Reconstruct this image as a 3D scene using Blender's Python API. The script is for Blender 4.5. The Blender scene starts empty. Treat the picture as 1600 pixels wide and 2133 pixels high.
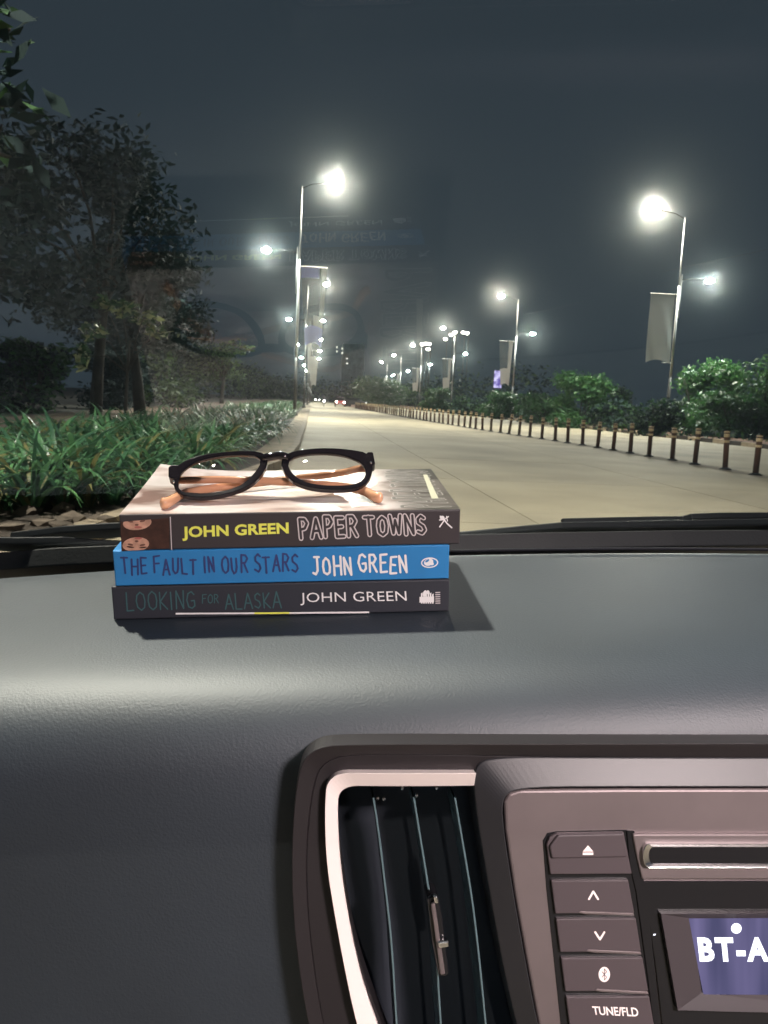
import bpy, bmesh, math, random
import numpy as np
from mathutils import Vector, Matrix
S = bpy.context.scene
C = S.collection
rnd = random.Random(7)
# ------------------------------------------------------------------ camera frame
FPX, CX, CY = 1659.0, 800.0, 1066.5
EYE = np.array([0.0, 0.0, 1.12])
def _basis():
    Y = np.array([(656 - CX) / FPX, (CY - 830) / FPX, -1.0]); Y /= np.linalg.norm(Y)
    r = math.radians(2.0)
    u = np.array([math.sin(r), math.cos(r), 0.0]); u -= u.dot(Y) * Y; u /= np.linalg.norm(u)
    return np.array([np.cross(Y, u), Y, u])
BW = _basis()                                   # rows: world axes in camera space
e_, t_ = math.radians(5.9), math.radians(3.0)
_D = np.array([0, math.cos(e_), math.sin(e_)]); _R = np.array([math.cos(t_), 0, math.sin(t_)])
_R -= _R.dot(_D) * _D; _R /= np.linalg.norm(_R)
FC = np.array([_R, _D, np.cross(_R, _D)])       # world -> car frame (a right, b ahead, c up)
cam = bpy.data.cameras.new('camera'); camo = bpy.data.objects.new('camera', cam); C.objects.link(camo)
M4 = Matrix([list(BW[i]) + [EYE[i]] for i in range(3)] + [[0, 0, 0, 1]])
camo.matrix_world = M4
cam.sensor_fit = 'HORIZONTAL'; cam.sensor_width = 36.0; cam.lens = 36.0 * FPX / 1600
cam.clip_start = 0.02; cam.clip_end = 4000
cam.dof.use_dof = True; cam.dof.focus_distance = 0.50; cam.dof.aperture_fstop = 45
S.camera = camo
# ------------------------------------------------------------------ night sky
W = bpy.data.worlds.new('World'); S.world = W; W.use_nodes = True
bg = W.node_tree.nodes['Background']
bg.inputs[0].default_value = (0.029, 0.040, 0.052, 1); bg.inputs[1].default_value = 1.0
S.view_settings.view_transform = 'Standard'; S.view_settings.look = 'None'
S.view_settings.exposure = 0.0; S.view_settings.gamma = 1.0; S.view_settings.use_curve_mapping = False
HAZE = .00008; GLASS_HALO = 2.6
LAMP_A, LAMP_B, CABIN = 5600.0, 2600.0, 320.0
S.cycles.max_bounces = 6; S.cycles.diffuse_bounces = 2; S.cycles.glossy_bounces = 3
S.cycles.transmission_bounces = 4; S.cycles.transparent_max_bounces = 12; S.cycles.volume_bounces = 0
S.cycles.use_denoising = True; S.cycles.sample_clamp_indirect = 4.0; S.cycles.use_light_tree = True
S.cycles.caustics_reflective = False; S.cycles.caustics_refractive = False

# ------------------------------------------------------------------ helpers
def ray_w(px, py): return BW @ np.array([(px - CX) / FPX, (CY - py) / FPX, -1.0])
def ray_c(px, py): return FC @ ray_w(px, py)
def at_b(px, py, b): r = ray_c(px, py); return r * b / r[1]
def at_c(px, py, c): r = ray_c(px, py); return r * c / r[2]
def on_plane(px, py, p0, n): r = ray_c(px, py); return r * (np.dot(p0, n) / r.dot(n))
def ground_at(px, py, z=0.0): r = ray_w(px, py); return EYE + r * (z - EYE[2]) / r[2]
def at_y(px, py, y): r = ray_w(px, py); return EYE + r * y / r[1]

def tag(o, label=None, cat=None, group=None, kind=None):
    if label: o['label'] = label
    if cat: o['category'] = cat
    if group: o['group'] = group
    if kind: o['kind'] = kind
    return o
def empty(name, loc=(0, 0, 0), rz=0, parent=None):
    o = bpy.data.objects.new(name, None); C.objects.link(o); o.location = loc; o.rotation_euler.z = rz
    o.empty_display_size = .1
    if parent: o.parent = parent
    return o
def link(name, me, parent=None):
    o = bpy.data.objects.new(name, me); C.objects.link(o)
    if parent: o.parent = parent
    return o
class MB:
    def __init__(s): s.v = []; s.f = []; s.m = []
    def add(s, vs, fs, mi=0):
        k = len(s.v); s.v += [tuple(map(float, p)) for p in vs]
        s.f += [tuple(i + k for i in f) for f in fs]; s.m += [mi] * len(fs); return s
    def box(s, lo, hi, mi=0):
        x0, y0, z0 = lo; x1, y1, z1 = hi
        return s.add([(x0,y0,z0),(x1,y0,z0),(x1,y1,z0),(x0,y1,z0),(x0,y0,z1),(x1,y0,z1),(x1,y1,z1),(x0,y1,z1)],
                     [(3,2,1,0),(4,5,6,7),(0,1,5,4),(1,2,6,5),(2,3,7,6),(3,0,4,7)], mi)
    def tube(s, pts, rads, n=8, mi=0, squash=1.0, updir=(0, 0, 1)):
        pts = [np.array(p, float) for p in pts]
        if not hasattr(rads, '__len__'): rads = [rads] * len(pts)
        vs = []; fs = []
        for i, p in enumerate(pts):
            t = pts[min(i + 1, len(pts) - 1)] - pts[max(i - 1, 0)]; t /= (np.linalg.norm(t) + 1e-12)
            up = np.array(updir, float)
            if abs(t.dot(up)) > .95: up = np.array([0, 1.0, 0]) if abs(t[1]) < .9 else np.array([1.0, 0, 0])
            a = np.cross(t, up); a /= np.linalg.norm(a); b = np.cross(a, t)
            for k in range(n):
                q = 2 * math.pi * k / n
                vs.append(p + rads[i] * (math.cos(q) * a * squash + math.sin(q) * b))
        for i in range(len(pts) - 1):
            for k in range(n):
                fs.append((i*n+k, i*n+(k+1) % n, (i+1)*n+(k+1) % n, (i+1)*n+k))
        fs.append(tuple(range(n))[::-1]); fs.append(tuple(range((len(pts)-1)*n, len(pts)*n)))
        return s.add(vs, fs, mi)
    def lathe(s, prof, n=16, mi=0, o=(0, 0, 0)):
        vs = []; fs = []
        for r, z in prof:
            for k in range(n):
                q = 2*math.pi*k/n; vs.append((o[0]+r*math.cos(q), o[1]+r*math.sin(q), o[2]+z))
        for i in range(len(prof)-1):
            for k in range(n): fs.append((i*n+k, i*n+(k+1) % n, (i+1)*n+(k+1) % n, (i+1)*n+k))
        fs.append(tuple(range(n))[::-1]); fs.append(tuple(range((len(prof)-1)*n, len(prof)*n)))
        return s.add(vs, fs, mi)
    def mesh(s, name, mats, smooth=False):
        me = bpy.data.meshes.new(name); me.from_pydata(s.v, [], s.f); me.update()
        for m in (mats if isinstance(mats, (list, tuple)) else [mats]): me.materials.append(m)
        me.polygons.foreach_set('material_index', s.m)
        if smooth: me.polygons.foreach_set('use_smooth', [True]*len(s.f))
        me.validate(); return me
    def build(s, name, mats, parent=None, smooth=False, bevel=0, seg=2, angle=None):
        o = link(name, s.mesh(name, mats, smooth), parent)
        if bevel:
            m = o.modifiers.new('b', 'BEVEL'); m.width = bevel; m.segments = seg; m.limit_method = 'ANGLE'
            m.angle_limit = math.radians(angle or 35); m.harden_normals = False
        return o

def mat(name, col, rough=.6, metal=0, bump=0, bscale=200, var=0, vscale=5, spec=.5, coat=0, emit=None, estr=1, rand=0, coord='Object', stretch=None):
    m = bpy.data.materials.new(name); m.use_nodes = True
    nt = m.node_tree; p = nt.nodes['Principled BSDF']
    p.inputs['Base Color'].default_value = (*col, 1); p.inputs['Roughness'].default_value = rough
    p.inputs['Metallic'].default_value = metal; p.inputs['Specular IOR Level'].default_value = spec
    p.inputs['Coat Weight'].default_value = coat
    tc = nt.nodes.new('ShaderNodeNewGeometry' if coord == 'World' else 'ShaderNodeTexCoord'); src = tc.outputs['Position' if coord == 'World' else coord]
    if stretch:
        mp = nt.nodes.new('ShaderNodeMapping'); mp.inputs['Scale'].default_value = stretch
        nt.links.new(src, mp.inputs[0]); src = mp.outputs[0]
    last = None
    if var:
        n = nt.nodes.new('ShaderNodeTexNoise'); n.inputs['Scale'].default_value = vscale; n.inputs['Detail'].default_value = 6
        nt.links.new(src, n.inputs['Vector'])
        mr = nt.nodes.new('ShaderNodeMapRange'); mr.inputs[1].default_value = .3; mr.inputs[2].default_value = .7
        mr.inputs[3].default_value = 1 - var; mr.inputs[4].default_value = 1 + var
        nt.links.new(n.outputs[0], mr.inputs[0]); last = mr.outputs[0]
    if rand:
        oi = nt.nodes.new('ShaderNodeObjectInfo'); mr2 = nt.nodes.new('ShaderNodeMapRange')
        mr2.inputs[3].default_value = 1 - rand; mr2.inputs[4].default_value = 1 + rand
        nt.links.new(oi.outputs['Random'], mr2.inputs[0])
        if last:
            mu = nt.nodes.new('ShaderNodeMath'); mu.operation = 'MULTIPLY'
            nt.links.new(last, mu.inputs[0]); nt.links.new(mr2.outputs[0], mu.inputs[1]); last = mu.outputs[0]
        else: last = mr2.outputs[0]
    if last:
        vm = nt.nodes.new('ShaderNodeVectorMath'); vm.operation = 'SCALE'; vm.inputs[0].default_value = col
        nt.links.new(last, vm.inputs['Scale']); nt.links.new(vm.outputs[0], p.inputs['Base Color'])
    if bump:
        n2 = nt.nodes.new('ShaderNodeTexNoise'); n2.inputs['Scale'].default_value = bscale; n2.inputs['Detail'].default_value = 3
        nt.links.new(src, n2.inputs['Vector'])
        bp = nt.nodes.new('ShaderNodeBump'); bp.inputs['Strength'].default_value = bump; bp.inputs['Distance'].default_value = .3/bscale
        nt.links.new(n2.outputs[0], bp.inputs['Height']); nt.links.new(bp.outputs[0], p.inputs['Normal'])
    if emit:
        p.inputs['Emission Color'].default_value = (*emit, 1); p.inputs['Emission Strength'].default_value = estr
    return m
def leafmat(name, col, var=.35, trans=.35, rough=.45):
    m = bpy.data.materials.new(name); m.use_nodes = True; nt = m.node_tree; p = nt.nodes['Principled BSDF']
    out = nt.nodes['Material Output']
    tc = nt.nodes.new('ShaderNodeTexCoord'); n = nt.nodes.new('ShaderNodeTexNoise'); n.inputs['Scale'].default_value = 2.2
    n.inputs['Detail'].default_value = 5
    nt.links.new(tc.outputs['Object'], n.inputs['Vector'])
    r = nt.nodes.new('ShaderNodeValToRGB'); e = r.color_ramp.elements
    e[0].position = .3; e[1].position = .7
    e[0].color = (col[0]*(1-var), col[1]*(1-var), col[2]*(1-var*.6), 1); e[1].color = (col[0]*(1+var*1.5), col[1]*(1+var), col[2]*(1+var*.4), 1)
    nt.links.new(n.outputs[0], r.inputs[0]); nt.links.new(r.outputs[0], p.inputs['Base Color'])
    p.inputs['Roughness'].default_value = rough
    t = nt.nodes.new('ShaderNodeBsdfTranslucent'); nt.links.new(r.outputs[0], t.inputs['Color'])
    mx = nt.nodes.new('ShaderNodeMixShader'); mx.inputs[0].default_value = trans
    nt.links.new(p.outputs[0], mx.inputs[1]); nt.links.new(t.outputs[0], mx.inputs[2]); nt.links.new(mx.outputs[0], out.inputs[0])
    return m
def emission(name, col, strength):
    m = bpy.data.materials.new(name); m.use_nodes = True; nt = m.node_tree
    nt.nodes.remove(nt.nodes['Principled BSDF']); em = nt.nodes.new('ShaderNodeEmission')
    em.inputs[0].default_value = (*col, 1); em.inputs[1].default_value = strength
    nt.links.new(em.outputs[0], nt.nodes['Material Output'].inputs[0]); return m

M = dict(
    slab=mat('concrete', (.35, .30, .205), .72, bump=.6, bscale=38, var=.27, vscale=.38, rand=.05, spec=.4, coord='World') ,
    road=mat('road_base', (.14, .125, .10), .9, var=.2, vscale=1),
    road_far=mat('road_far', (.34, .295, .205), .75, var=.15, vscale=.2, coord='World'),
    sidewalk=mat('paving', (.27, .22, .15), .85, bump=.4, bscale=30, var=.25, vscale=1.3),
    path=mat('footpath_clay', (.15, .10, .07), .9, bump=.3, bscale=20, var=.25, vscale=.8),
    soil=mat('soil', (.04, .03, .023), .95, bump=1, bscale=8, var=.5, vscale=3),
    ground=mat('ground', (.05, .045, .035), .95, var=.3, vscale=.4),
    verge=mat('verge_earth', (.16, .085, .055), .95, bump=.6, bscale=6, var=.4, vscale=.8),
    kerb=mat('kerb', (.26, .21, .15), .8, var=.25, vscale=3),
    kerb_w=mat('kerb_pale', (.42, .34, .24), .8, var=.25, vscale=3),
    kerb_b=mat('kerb_black', (.045, .035, .03), .8, var=.3, vscale=3),
    stone=mat('rubble', (.10, .078, .06), .9, bump=.6, bscale=20, var=.35, vscale=6, rand=.3),
    steel=mat('galvanised', (.62, .62, .6), .4, metal=.25, var=.1, vscale=3),
    polesteel=mat('pole_paint', (.42, .42, .41), .5, var=.1, vscale=3),
    armsteel=mat('arm_dark', (.006, .006, .007), .9, spec=.1),
    darksteel=mat('dark_pole', (.035, .033, .03), .5, var=.2, vscale=4),
    head=mat('lamp_housing', (.03, .03, .032), .6),
    ledA=emission('led_warm_white', (1, .93, .80), LAMP_A),
    ledB=emission('led_white', (.93, 1, .93), LAMP_B),
    post=mat('bollard_plastic', (.085, .036, .02), .6, var=.2, vscale=8, rand=.2),
    band=mat('reflective_band', (.62, .48, .28), .4, var=.15, vscale=20, rand=.15),
    lily=leafmat('strap_leaf', (.034, .115, .055), .55, .22, .34),
    lily2=leafmat('strap_leaf_pale', (.075, .20, .085), .4, .25, .32),
    lily3=leafmat('strap_leaf_dry', (.13, .14, .05), .4, .3, .5),
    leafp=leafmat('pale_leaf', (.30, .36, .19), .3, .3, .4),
    leaf=leafmat('bush_leaf', (.032, .115, .034), .4, .35),
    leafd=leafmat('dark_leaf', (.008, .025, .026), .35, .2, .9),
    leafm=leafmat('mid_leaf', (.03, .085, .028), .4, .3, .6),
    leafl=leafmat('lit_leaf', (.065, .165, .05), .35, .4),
    leaff=leafmat('far_leaf', (.05, .10, .035), .4, .35),
    bark=mat('bark', (.035, .032, .026), .9, bump=1, bscale=12, var=.4, vscale=4),
    # car
    dash=mat('dash_plastic', (.016, .024, .034), .54, bump=.45, bscale=750, var=.10, vscale=14, spec=.75),
    trim=mat('console_black', (.022, .022, .026), .45, bump=.12, bscale=1400, spec=.5),
    bezel=mat('console_bronze', (.018, .015, .017), .42, bump=.1, bscale=1500, spec=.5, metal=.1),
    silver=mat('silver_paint', (.22, .183, .186), .40, bump=.12, bscale=2200, metal=.55, var=.06, vscale=40),
    button=mat('button_plastic', (.075, .060, .066), .4, bump=.08, bscale=1800),
    trim2=mat('display_surround', (.05, .042, .047), .4),
    ring=mat('satin_ring', (.95, .84, .81), .32, metal=.15, spec=1),
    chrome=mat('chrome', (.95, .93, .93), .2, metal=1),
    black=mat('gloss_black', (.012, .012, .014), .12),
    mblack=mat('matt_black', (.010, .011, .016), .75, spec=.2),
    vane=mat('vane', (.10, .16, .18), .22, spec=1),
    rubber=mat('wiper_rubber', (.012, .014, .017), .45),
    cowl=mat('cowl_black', (.02, .022, .025), .6, bump=.3, bscale=300),
    icon=mat('icon_print', (.85, .72, .70), .5, emit=(1, .82, .78), estr=.25),
    glyph=emission('display_glyph', (.86, .88, 1.0), 2.2),
    page=mat('page_paper', (.62, .56, .47), .85, var=.2, vscale=60, stretch=(.3, .3, 60)),
    white_ink=mat('white_ink', (.82, .80, .80), .5),
    pink_ink=mat('pale_ink', (.62, .56, .56), .5),
    yellow_ink=mat('yellow_ink', (.80, .82, .13), .5),
    navy_ink=mat('navy_ink', (.035, .05, .17), .5),
    teal_ink=mat('teal_ink', (.045, .11, .12), .5),
    b_dark=mat('cover_charcoal', (.045, .038, .042), .42, bump=.05, bscale=900, coat=.2),
    b_blue=mat('cover_blue', (.028, .21, .50), .42, bump=.1, bscale=900, var=.05, vscale=60, coat=.15),
    b_black=mat('cover_black', (.03, .032, .042), .45, bump=.1, bscale=900, coat=.15),
    frame=mat('acetate_black', (.010, .008, .010), .09, coat=.6),
    temple=mat('acetate_amber', (.68, .36, .21), .15, coat=.5),
)
M['slab'].node_tree.nodes  # concrete uses generated coords per slab; add world-scale stains too

# ------------------------------------------------------------------ SETTING: ground and road
def sheet(name, pts, m, z=None, kind='structure', parent=None):
    mb = MB(); vs = [(p[0], p[1], z if z is not None else p[2]) for p in pts]
    mb.add(vs, [tuple(range(len(vs)))]); o = mb.build(name, m, parent)
    if kind and not parent: o['kind'] = kind
    return o
def strip(name, left, right, z, m, parent=None, kind='structure', thick=0):
    mb = MB(); vs = []; n = len(left)
    for l, r in zip(left, right): vs += [(l[0], l[1], z), (r[0], r[1], z)]
    fs = [(2*i, 2*i+1, 2*i+3, 2*i+2) for i in range(n-1)]
    mb.add(vs, fs)
    if thick:
        vs2 = [(x, y, z-thick) for x, y, _ in vs]; mb.add(vs2, [f[::-1] for f in fs])
        k = len(vs)
        for i in range(n-1):
            mb.f.append((2*i, 2*i+2, k+2*i+2, k+2*i)); mb.m.append(0)
            mb.f.append((2*i+1, k+2*i+1, k+2*i+3, 2*i+3)); mb.m.append(0)
        mb.f.append((0, k, k+1, 1)); mb.m.append(0)
    o = mb.build(name, m, parent)
    if kind and not parent: o['kind'] = kind
    return o
sheet('ground', [(-900, -60, 0), (900, -60, 0), (900, 1600, 0), (-900, 1600, 0)], M['ground'], z=-.06)
sheet('road', [(-12, -30, 0), (17.8, -30, 0), (17.8, 1300, 0), (-12, 1300, 0)], M['road'], z=-.022)
road = bpy.data.objects['road']
slab_me = MB().box((-1.743, -2.243, -.02), (1.743, 2.243, 0)).mesh('slab', M['slab'])
xs = [-1.26 + 1.75 - 3.5 + 3.5*i for i in range(6)]
for j in range(32):
    for i, x in enumerate([-1.26-1.75, .49, 3.99, 7.49, 10.99, 14.49]):
        if x < -2 and j > 3: continue
        s = link('slab', slab_me, road); s.location = (x, 5.3 + 4.5*j, rnd.uniform(-.0015, 0))
        s.rotation_euler = (0, 0, 0)
sheet('road_far_carriageway', [(-1.3, 147, 0), (16.3, 147, 0), (16.3, 1300, 0), (-1.3, 1300, 0)], M['road_far'], z=-.004).name = 'road_surface'
sheet('road_shoulder', [(16.245, 2, 0), (17.8, 2, 0), (17.8, 1300, 0), (16.245, 1300, 0)], M['road_far'], z=-.008).name = 'road_edge'

KL = [(-2.1, -5), (-1.9, 4), (-1.2, 8), (-.42, 13), (-.30, 17), (-.30, 30), (-.42, 60), (-.5, 103), (-1, 160), (-1.5, 260), (-2, 900)]
BR = [(-2.9, -5), (-2.75, 4), (-1.75, 8), (-1.05, 13), (-.98, 17), (-.9, 30), (-1.1, 60), (-1.2, 103), (-1.7, 160), (-2.2, 260), (-3, 900)]
off = lambda L, d: [(x+d, y) for x, y in L]
strip('sidewalk', BR[3:], off(KL, -.15)[3:], .125, M['sidewalk'])
strip('verge_soil', BR[:4], off(KL, -.15)[:4], .122, M['soil'])
strip('planting_bed_soil', [(-4.3, -5)] + [(-4.3, y) for _, y in BR[1:]], BR, .12, M['soil'])
strip('footpath', [(-8.6, -5), (-8.8, 4), (-9, 8), (-9.1, 17), (-9.3, 25), (-9.9, 38), (-11, 70), (-12.6, 125), (-14, 260)],
      [(-4.3, y) for y in (-5, 4, 8, 17, 25, 38, 70, 125, 260)], .124, M['path'])
sheet('left_ground', [(-400, -30, 0), (-8.5, -30, 0), (-8.7, 10, 0), (-9.2, 25, 0), (-14, 260, 0), (-20, 1300, 0), (-400, 1300, 0)], M['ground'], z=.115).name = 'woodland_floor'
# left kerb, stone by stone
kerb = empty('left_kerb', (0, 0, 0)); kerb.name = 'kerb'; kerb['kind'] = 'structure'
def interp(L, y):
    for (x0, y0), (x1, y1) in zip(L, L[1:]):
        if y0 <= y <= y1: return x0 + (x1-x0)*(y-y0)/(y1-y0)
    return L[-1][0]
ks = MB().box((-.148, 0, -.02), (0, .985, .14)).mesh('kerb_stone', M['kerb'])
y = 2.0
while y < 110:
    x0, x1 = interp(KL, y), interp(KL, y+1)
    o = link('kerb_stone', ks, kerb); o.location = (x0, y, 0); o.rotation_euler.z = -math.atan2(x1-x0, 1)*1.0
    y += 1.0
strip('kerb_far', off([p for p in KL if p[1] > 100], -.148), [p for p in KL if p[1] > 100], .14, M['kerb'], thick=.16)
# right kerb, painted black and pale in turn
kerb2 = empty('kerb', (0, 0, 0)); kerb2['kind'] = 'structure'
kw = [MB().box((0, 0, -.02), (.22, 1.18, .17)).mesh('kerb_stone', m) for m in (M['kerb_w'], M['kerb_b'])]
for i in range(90):
    o = link('kerb_stone', kw[i % 2], kerb2); o.location = (17.8, 14 + 1.2*i, rnd.uniform(-.01, .01)); o.rotation_euler.z = rnd.uniform(-.01, .01)
sheet('verge', [(18.0, -10, 0), (400, -10, 0), (400, 1300, 0), (18.0, 1300, 0)], M['verge'], z=.15)
sheet('median_strip', [(5.6, 122, 0), (9.4, 122, 0), (9.0, 1300, 0), (1.5, 1300, 0)], M['verge'], z=.06)

# ------------------------------------------------------------------ foliage builders
def leaf_cloud(blobs, n, size, seed, flat=.6, shell=.55):
    """leaf faces through ellipsoid clumps; returns verts, faces"""
    rg = np.random.default_rng(seed)
    w = np.array([b[3]*b[4]*b[5] for b in blobs])**.67; w /= w.sum()
    idx = rg.choice(len(blobs), n, p=w)
    B_ = np.array(blobs, float)
    d = rg.normal(size=(n, 3)); d /= np.linalg.norm(d, axis=1)[:, None]
    r = (shell + (1-shell)*rg.random(n))[:, None] * (1 + .18*rg.normal(size=(n, 1)))
    c = B_[idx, :3] + d*r*B_[idx, 3:6]
    ax = rg.normal(size=(n, 3)); ax[:, 2] *= flat; ax /= np.linalg.norm(ax, axis=1)[:, None]
    nn = d + rg.normal(size=(n, 3))*.7 + np.array([0, 0, .35]); nn -= (nn*ax).sum(1)[:, None]*ax; nn /= np.linalg.norm(nn, axis=1)[:, None]
    bx = np.cross(ax, nn); s = (size*(.55+.9*rg.random(n)))[:, None]
    v = np.stack([c-ax*s, c+bx*s*.42-ax*s*.1+nn*s*.08, c+ax*s*1.0-nn*s*.15, c-bx*s*.42-ax*s*.1+nn*s*.08], 1).reshape(-1, 3)
    return v, n
def leaf_mesh(name, blobs, n, size, seed, m, **k):
    v, n = leaf_cloud(blobs, n, size, seed, **k)
    me = bpy.data.meshes.new(name); me.vertices.add(len(v)); me.vertices.foreach_set('co', v.ravel())
    me.loops.add(4*n); me.loops.foreach_set('vertex_index', np.arange(4*n, dtype=np.int32))
    me.polygons.add(n); me.polygons.foreach_set('loop_start', np.arange(0, 4*n, 4, dtype=np.int32))
    me.polygons.foreach_set('loop_total', np.full(n, 4, dtype=np.int32))
    mm = m if isinstance(m, (list, tuple)) else [m]
    for q in mm: me.materials.append(q)
    if len(mm) > 1:
        me.polygons.foreach_set('material_index', np.random.default_rng(seed+5).choice(len(mm), n, p=[.65, .35] if len(mm) == 2 else None).astype(np.int32))
    me.update(); me.validate(); return me
def blobset(w, d, h, k, seed, z0=0.0, lo=.25):
    rg = random.Random(seed); out = []
    for i in range(k):
        t = rg.random(); rr = math.sqrt(1-(t*.8)**2)
        x = rg.uniform(-1, 1)*w*.36*rr; y = rg.uniform(-1, 1)*d*.36*rr
        s = rg.uniform(.16, .30)
        out.append((x, y, z0 + h*(lo + (.92-lo)*t) - h*.08, w*s, d*s, h*s*.75))
    return out
def bush(loc, w, d, h, seed, m, n, size, label, group='bushes on the right verge', name='bush', cat='bush'):
    r = empty(name, loc); tag(r, label, cat, group)
    link('foliage', leaf_mesh('foliage', blobset(w, d, h, 14, seed, 0, .12), n, size, seed, m), r)
    mb = MB(); rg = random.Random(seed)
    for i in range(4):
        a = rg.uniform(0, 6.28); q = rg.uniform(.15, .35)
        mb.tube([(0, 0, 0), (math.cos(a)*w*q*.5, math.sin(a)*d*q*.5, h*.35), (math.cos(a)*w*q, math.sin(a)*d*q, h*.75)], [.05, .035, .012], 6)
    mb.build('stem', M['bark'], r, smooth=True); return r
def tree(loc, h, w, seed, m, n, size, label, trunk_r=.16, lean=(0, 0), lo=.35, group='trees along the left footpath', k=16, name='tree', blobs=None):
    r = empty(name, loc); tag(r, label, 'tree', group)
    rg = random.Random(seed); mb = MB()
    top = (lean[0], lean[1], h*.62)
    mb.tube([(0, 0, -.05), (lean[0]*.2, lean[1]*.2, h*.18), (lean[0]*.5+rg.uniform(-.1, .1), lean[1]*.5, h*.4), top], [trunk_r*1.25, trunk_r, trunk_r*.8, trunk_r*.5], 9)
    bl = blobs or blobset(w, w, h*(1-lo), k, seed, h*lo, .12)
    for b in bl[:9]:
        mb.tube([(lean[0]*.5, lean[1]*.5, h*.38), ((b[0]+lean[0])*.5, (b[1]+lean[1])*.5, (h*.5+b[2])*.5), (b[0], b[1], b[2])], [trunk_r*.5, trunk_r*.3, .02], 6)
    mb.build('trunk', M['bark'], r, smooth=True)
    link('crown', leaf_mesh('crown', bl, n, size, seed, m), r); return r

# right verge bushes: (px, base y world x, y, w, h)
def bushpx(px0, px1, pytop, y_, seed, m, n, size, label, d=None, fn=None, **k):
    a, b = at_y(px0, pytop, y_), at_y(px1, pytop, y_); t = at_y((px0+px1)/2, pytop, y_); w = b[0]-a[0]
    return (fn or bush)((t[0], y_, .1), w*1.15, d or w, t[2]-.1, seed, m, n, size, label, **k)
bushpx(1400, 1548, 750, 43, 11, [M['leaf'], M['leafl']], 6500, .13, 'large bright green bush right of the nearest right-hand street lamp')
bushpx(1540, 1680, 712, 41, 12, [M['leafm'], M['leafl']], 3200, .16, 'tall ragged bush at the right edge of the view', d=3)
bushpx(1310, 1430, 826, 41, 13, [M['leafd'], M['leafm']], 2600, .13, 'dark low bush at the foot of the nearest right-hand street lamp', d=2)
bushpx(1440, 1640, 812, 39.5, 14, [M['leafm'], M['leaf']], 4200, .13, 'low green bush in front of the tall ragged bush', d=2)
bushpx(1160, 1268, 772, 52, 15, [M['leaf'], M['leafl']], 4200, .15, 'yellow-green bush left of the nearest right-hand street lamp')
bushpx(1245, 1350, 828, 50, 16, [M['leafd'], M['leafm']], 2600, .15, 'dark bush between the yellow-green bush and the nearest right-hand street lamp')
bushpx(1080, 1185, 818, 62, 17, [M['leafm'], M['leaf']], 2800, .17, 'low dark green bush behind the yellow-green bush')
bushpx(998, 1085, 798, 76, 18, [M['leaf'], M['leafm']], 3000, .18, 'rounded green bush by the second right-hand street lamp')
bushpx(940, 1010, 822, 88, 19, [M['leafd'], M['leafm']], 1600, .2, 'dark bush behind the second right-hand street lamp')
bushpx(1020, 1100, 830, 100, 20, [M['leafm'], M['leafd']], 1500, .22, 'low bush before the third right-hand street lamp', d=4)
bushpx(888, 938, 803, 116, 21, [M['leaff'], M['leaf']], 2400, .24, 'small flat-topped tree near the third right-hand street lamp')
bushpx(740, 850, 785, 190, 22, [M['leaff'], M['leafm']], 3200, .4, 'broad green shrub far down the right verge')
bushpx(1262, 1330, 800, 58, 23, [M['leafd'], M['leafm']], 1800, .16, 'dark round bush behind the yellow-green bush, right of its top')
link('undergrowth', leaf_mesh('undergrowth', [(21.0+2.4*math.sin(i*1.7), 20+i*2.6, .2, 1.9, 2.2, .42) for i in range(50)] + [(24+2*math.sin(i*2.1), 24+i*3.5, .5, 2.6, 3, .8) for i in range(34)], 26000, .13, 31, [M['leafd'], M['leafm']]))
tag(bpy.data.objects['undergrowth'], 'dark low undergrowth covering the right verge', 'undergrowth', kind='stuff')
# far treeline, both sides and across the end of the road
tl = []
rg = random.Random(5)
for i in range(70):
    yy = 130 + i*8.0; tl.append((30+rg.uniform(0, 9)-yy*.012, yy, rg.uniform(1, 5), 5, 6, rg.uniform(2.5, 5.5)))
for i in range(60):
    yy = 100 + i*9.0; tl.append((-17-rg.uniform(0, 7), yy, rg.uniform(2, 6), 5, 6, rg.uniform(3, 6)))
link('treeline', leaf_mesh('treeline', tl, 34000, .42, 33, [M['leafd'], M['leaff']]))
tag(bpy.data.objects['treeline'], 'dark wood fading into the night along both sides of the road', 'wood', kind='stuff')
tl = [(rg.uniform(-35, 60), rg.uniform(420, 470), rg.uniform(2, 9), 9, 8, rg.uniform(3, 8)) for i in range(60)]
link('treeline', leaf_mesh('treeline', tl, 9000, .9, 34, [M['leafd'], M['leaff']]))
tag(bpy.data.objects['treeline.001'], 'dark mass of trees closing the far end of the road', 'wood', kind='stuff')

# left side trees
L_ = [
 ((-9.6, 22.5, .1), 9.5, 7.0, 41, .17, (.4, .2), 'dark tree at far left with a slim trunk', 4200),
 ((-8.2, 31.0, .1), 10.5, 7.5, 42, .20, (.5, .3), 'tall dark tree behind the footpath with a pale leaning trunk', 4400),
 ((-7.4, 35.0, .1), 8.5, 6.0, 43, .22, (-.7, .2), 'thick-trunked dark tree close right of the leaning tree', 3800),
 ((-10.8, 47.0, .1), 9.0, 8.0, 44, .2, (.2, .2), 'dark tree further down the left footpath', 3600),
 ((-12.0, 66.0, .1), 9.0, 9.0, 45, .2, (.2, .2), 'dark bushy tree far down the left footpath', 3000),
 ((-9.8, 86.0, .1), 6.5, 7.0, 46, .2, (.2, .2), 'green-lit rounded tree beside the third left-hand street lamp', 3000)]
for loc, h, w, sd, tr, ln, lb, n in L_:
    tree(loc, h, w, sd, [M['leafd'], M['leafd']] if sd < 46 else [M['leaff'], M['leafd']], n, .17, lb, tr, ln, lo=.38)
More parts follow.
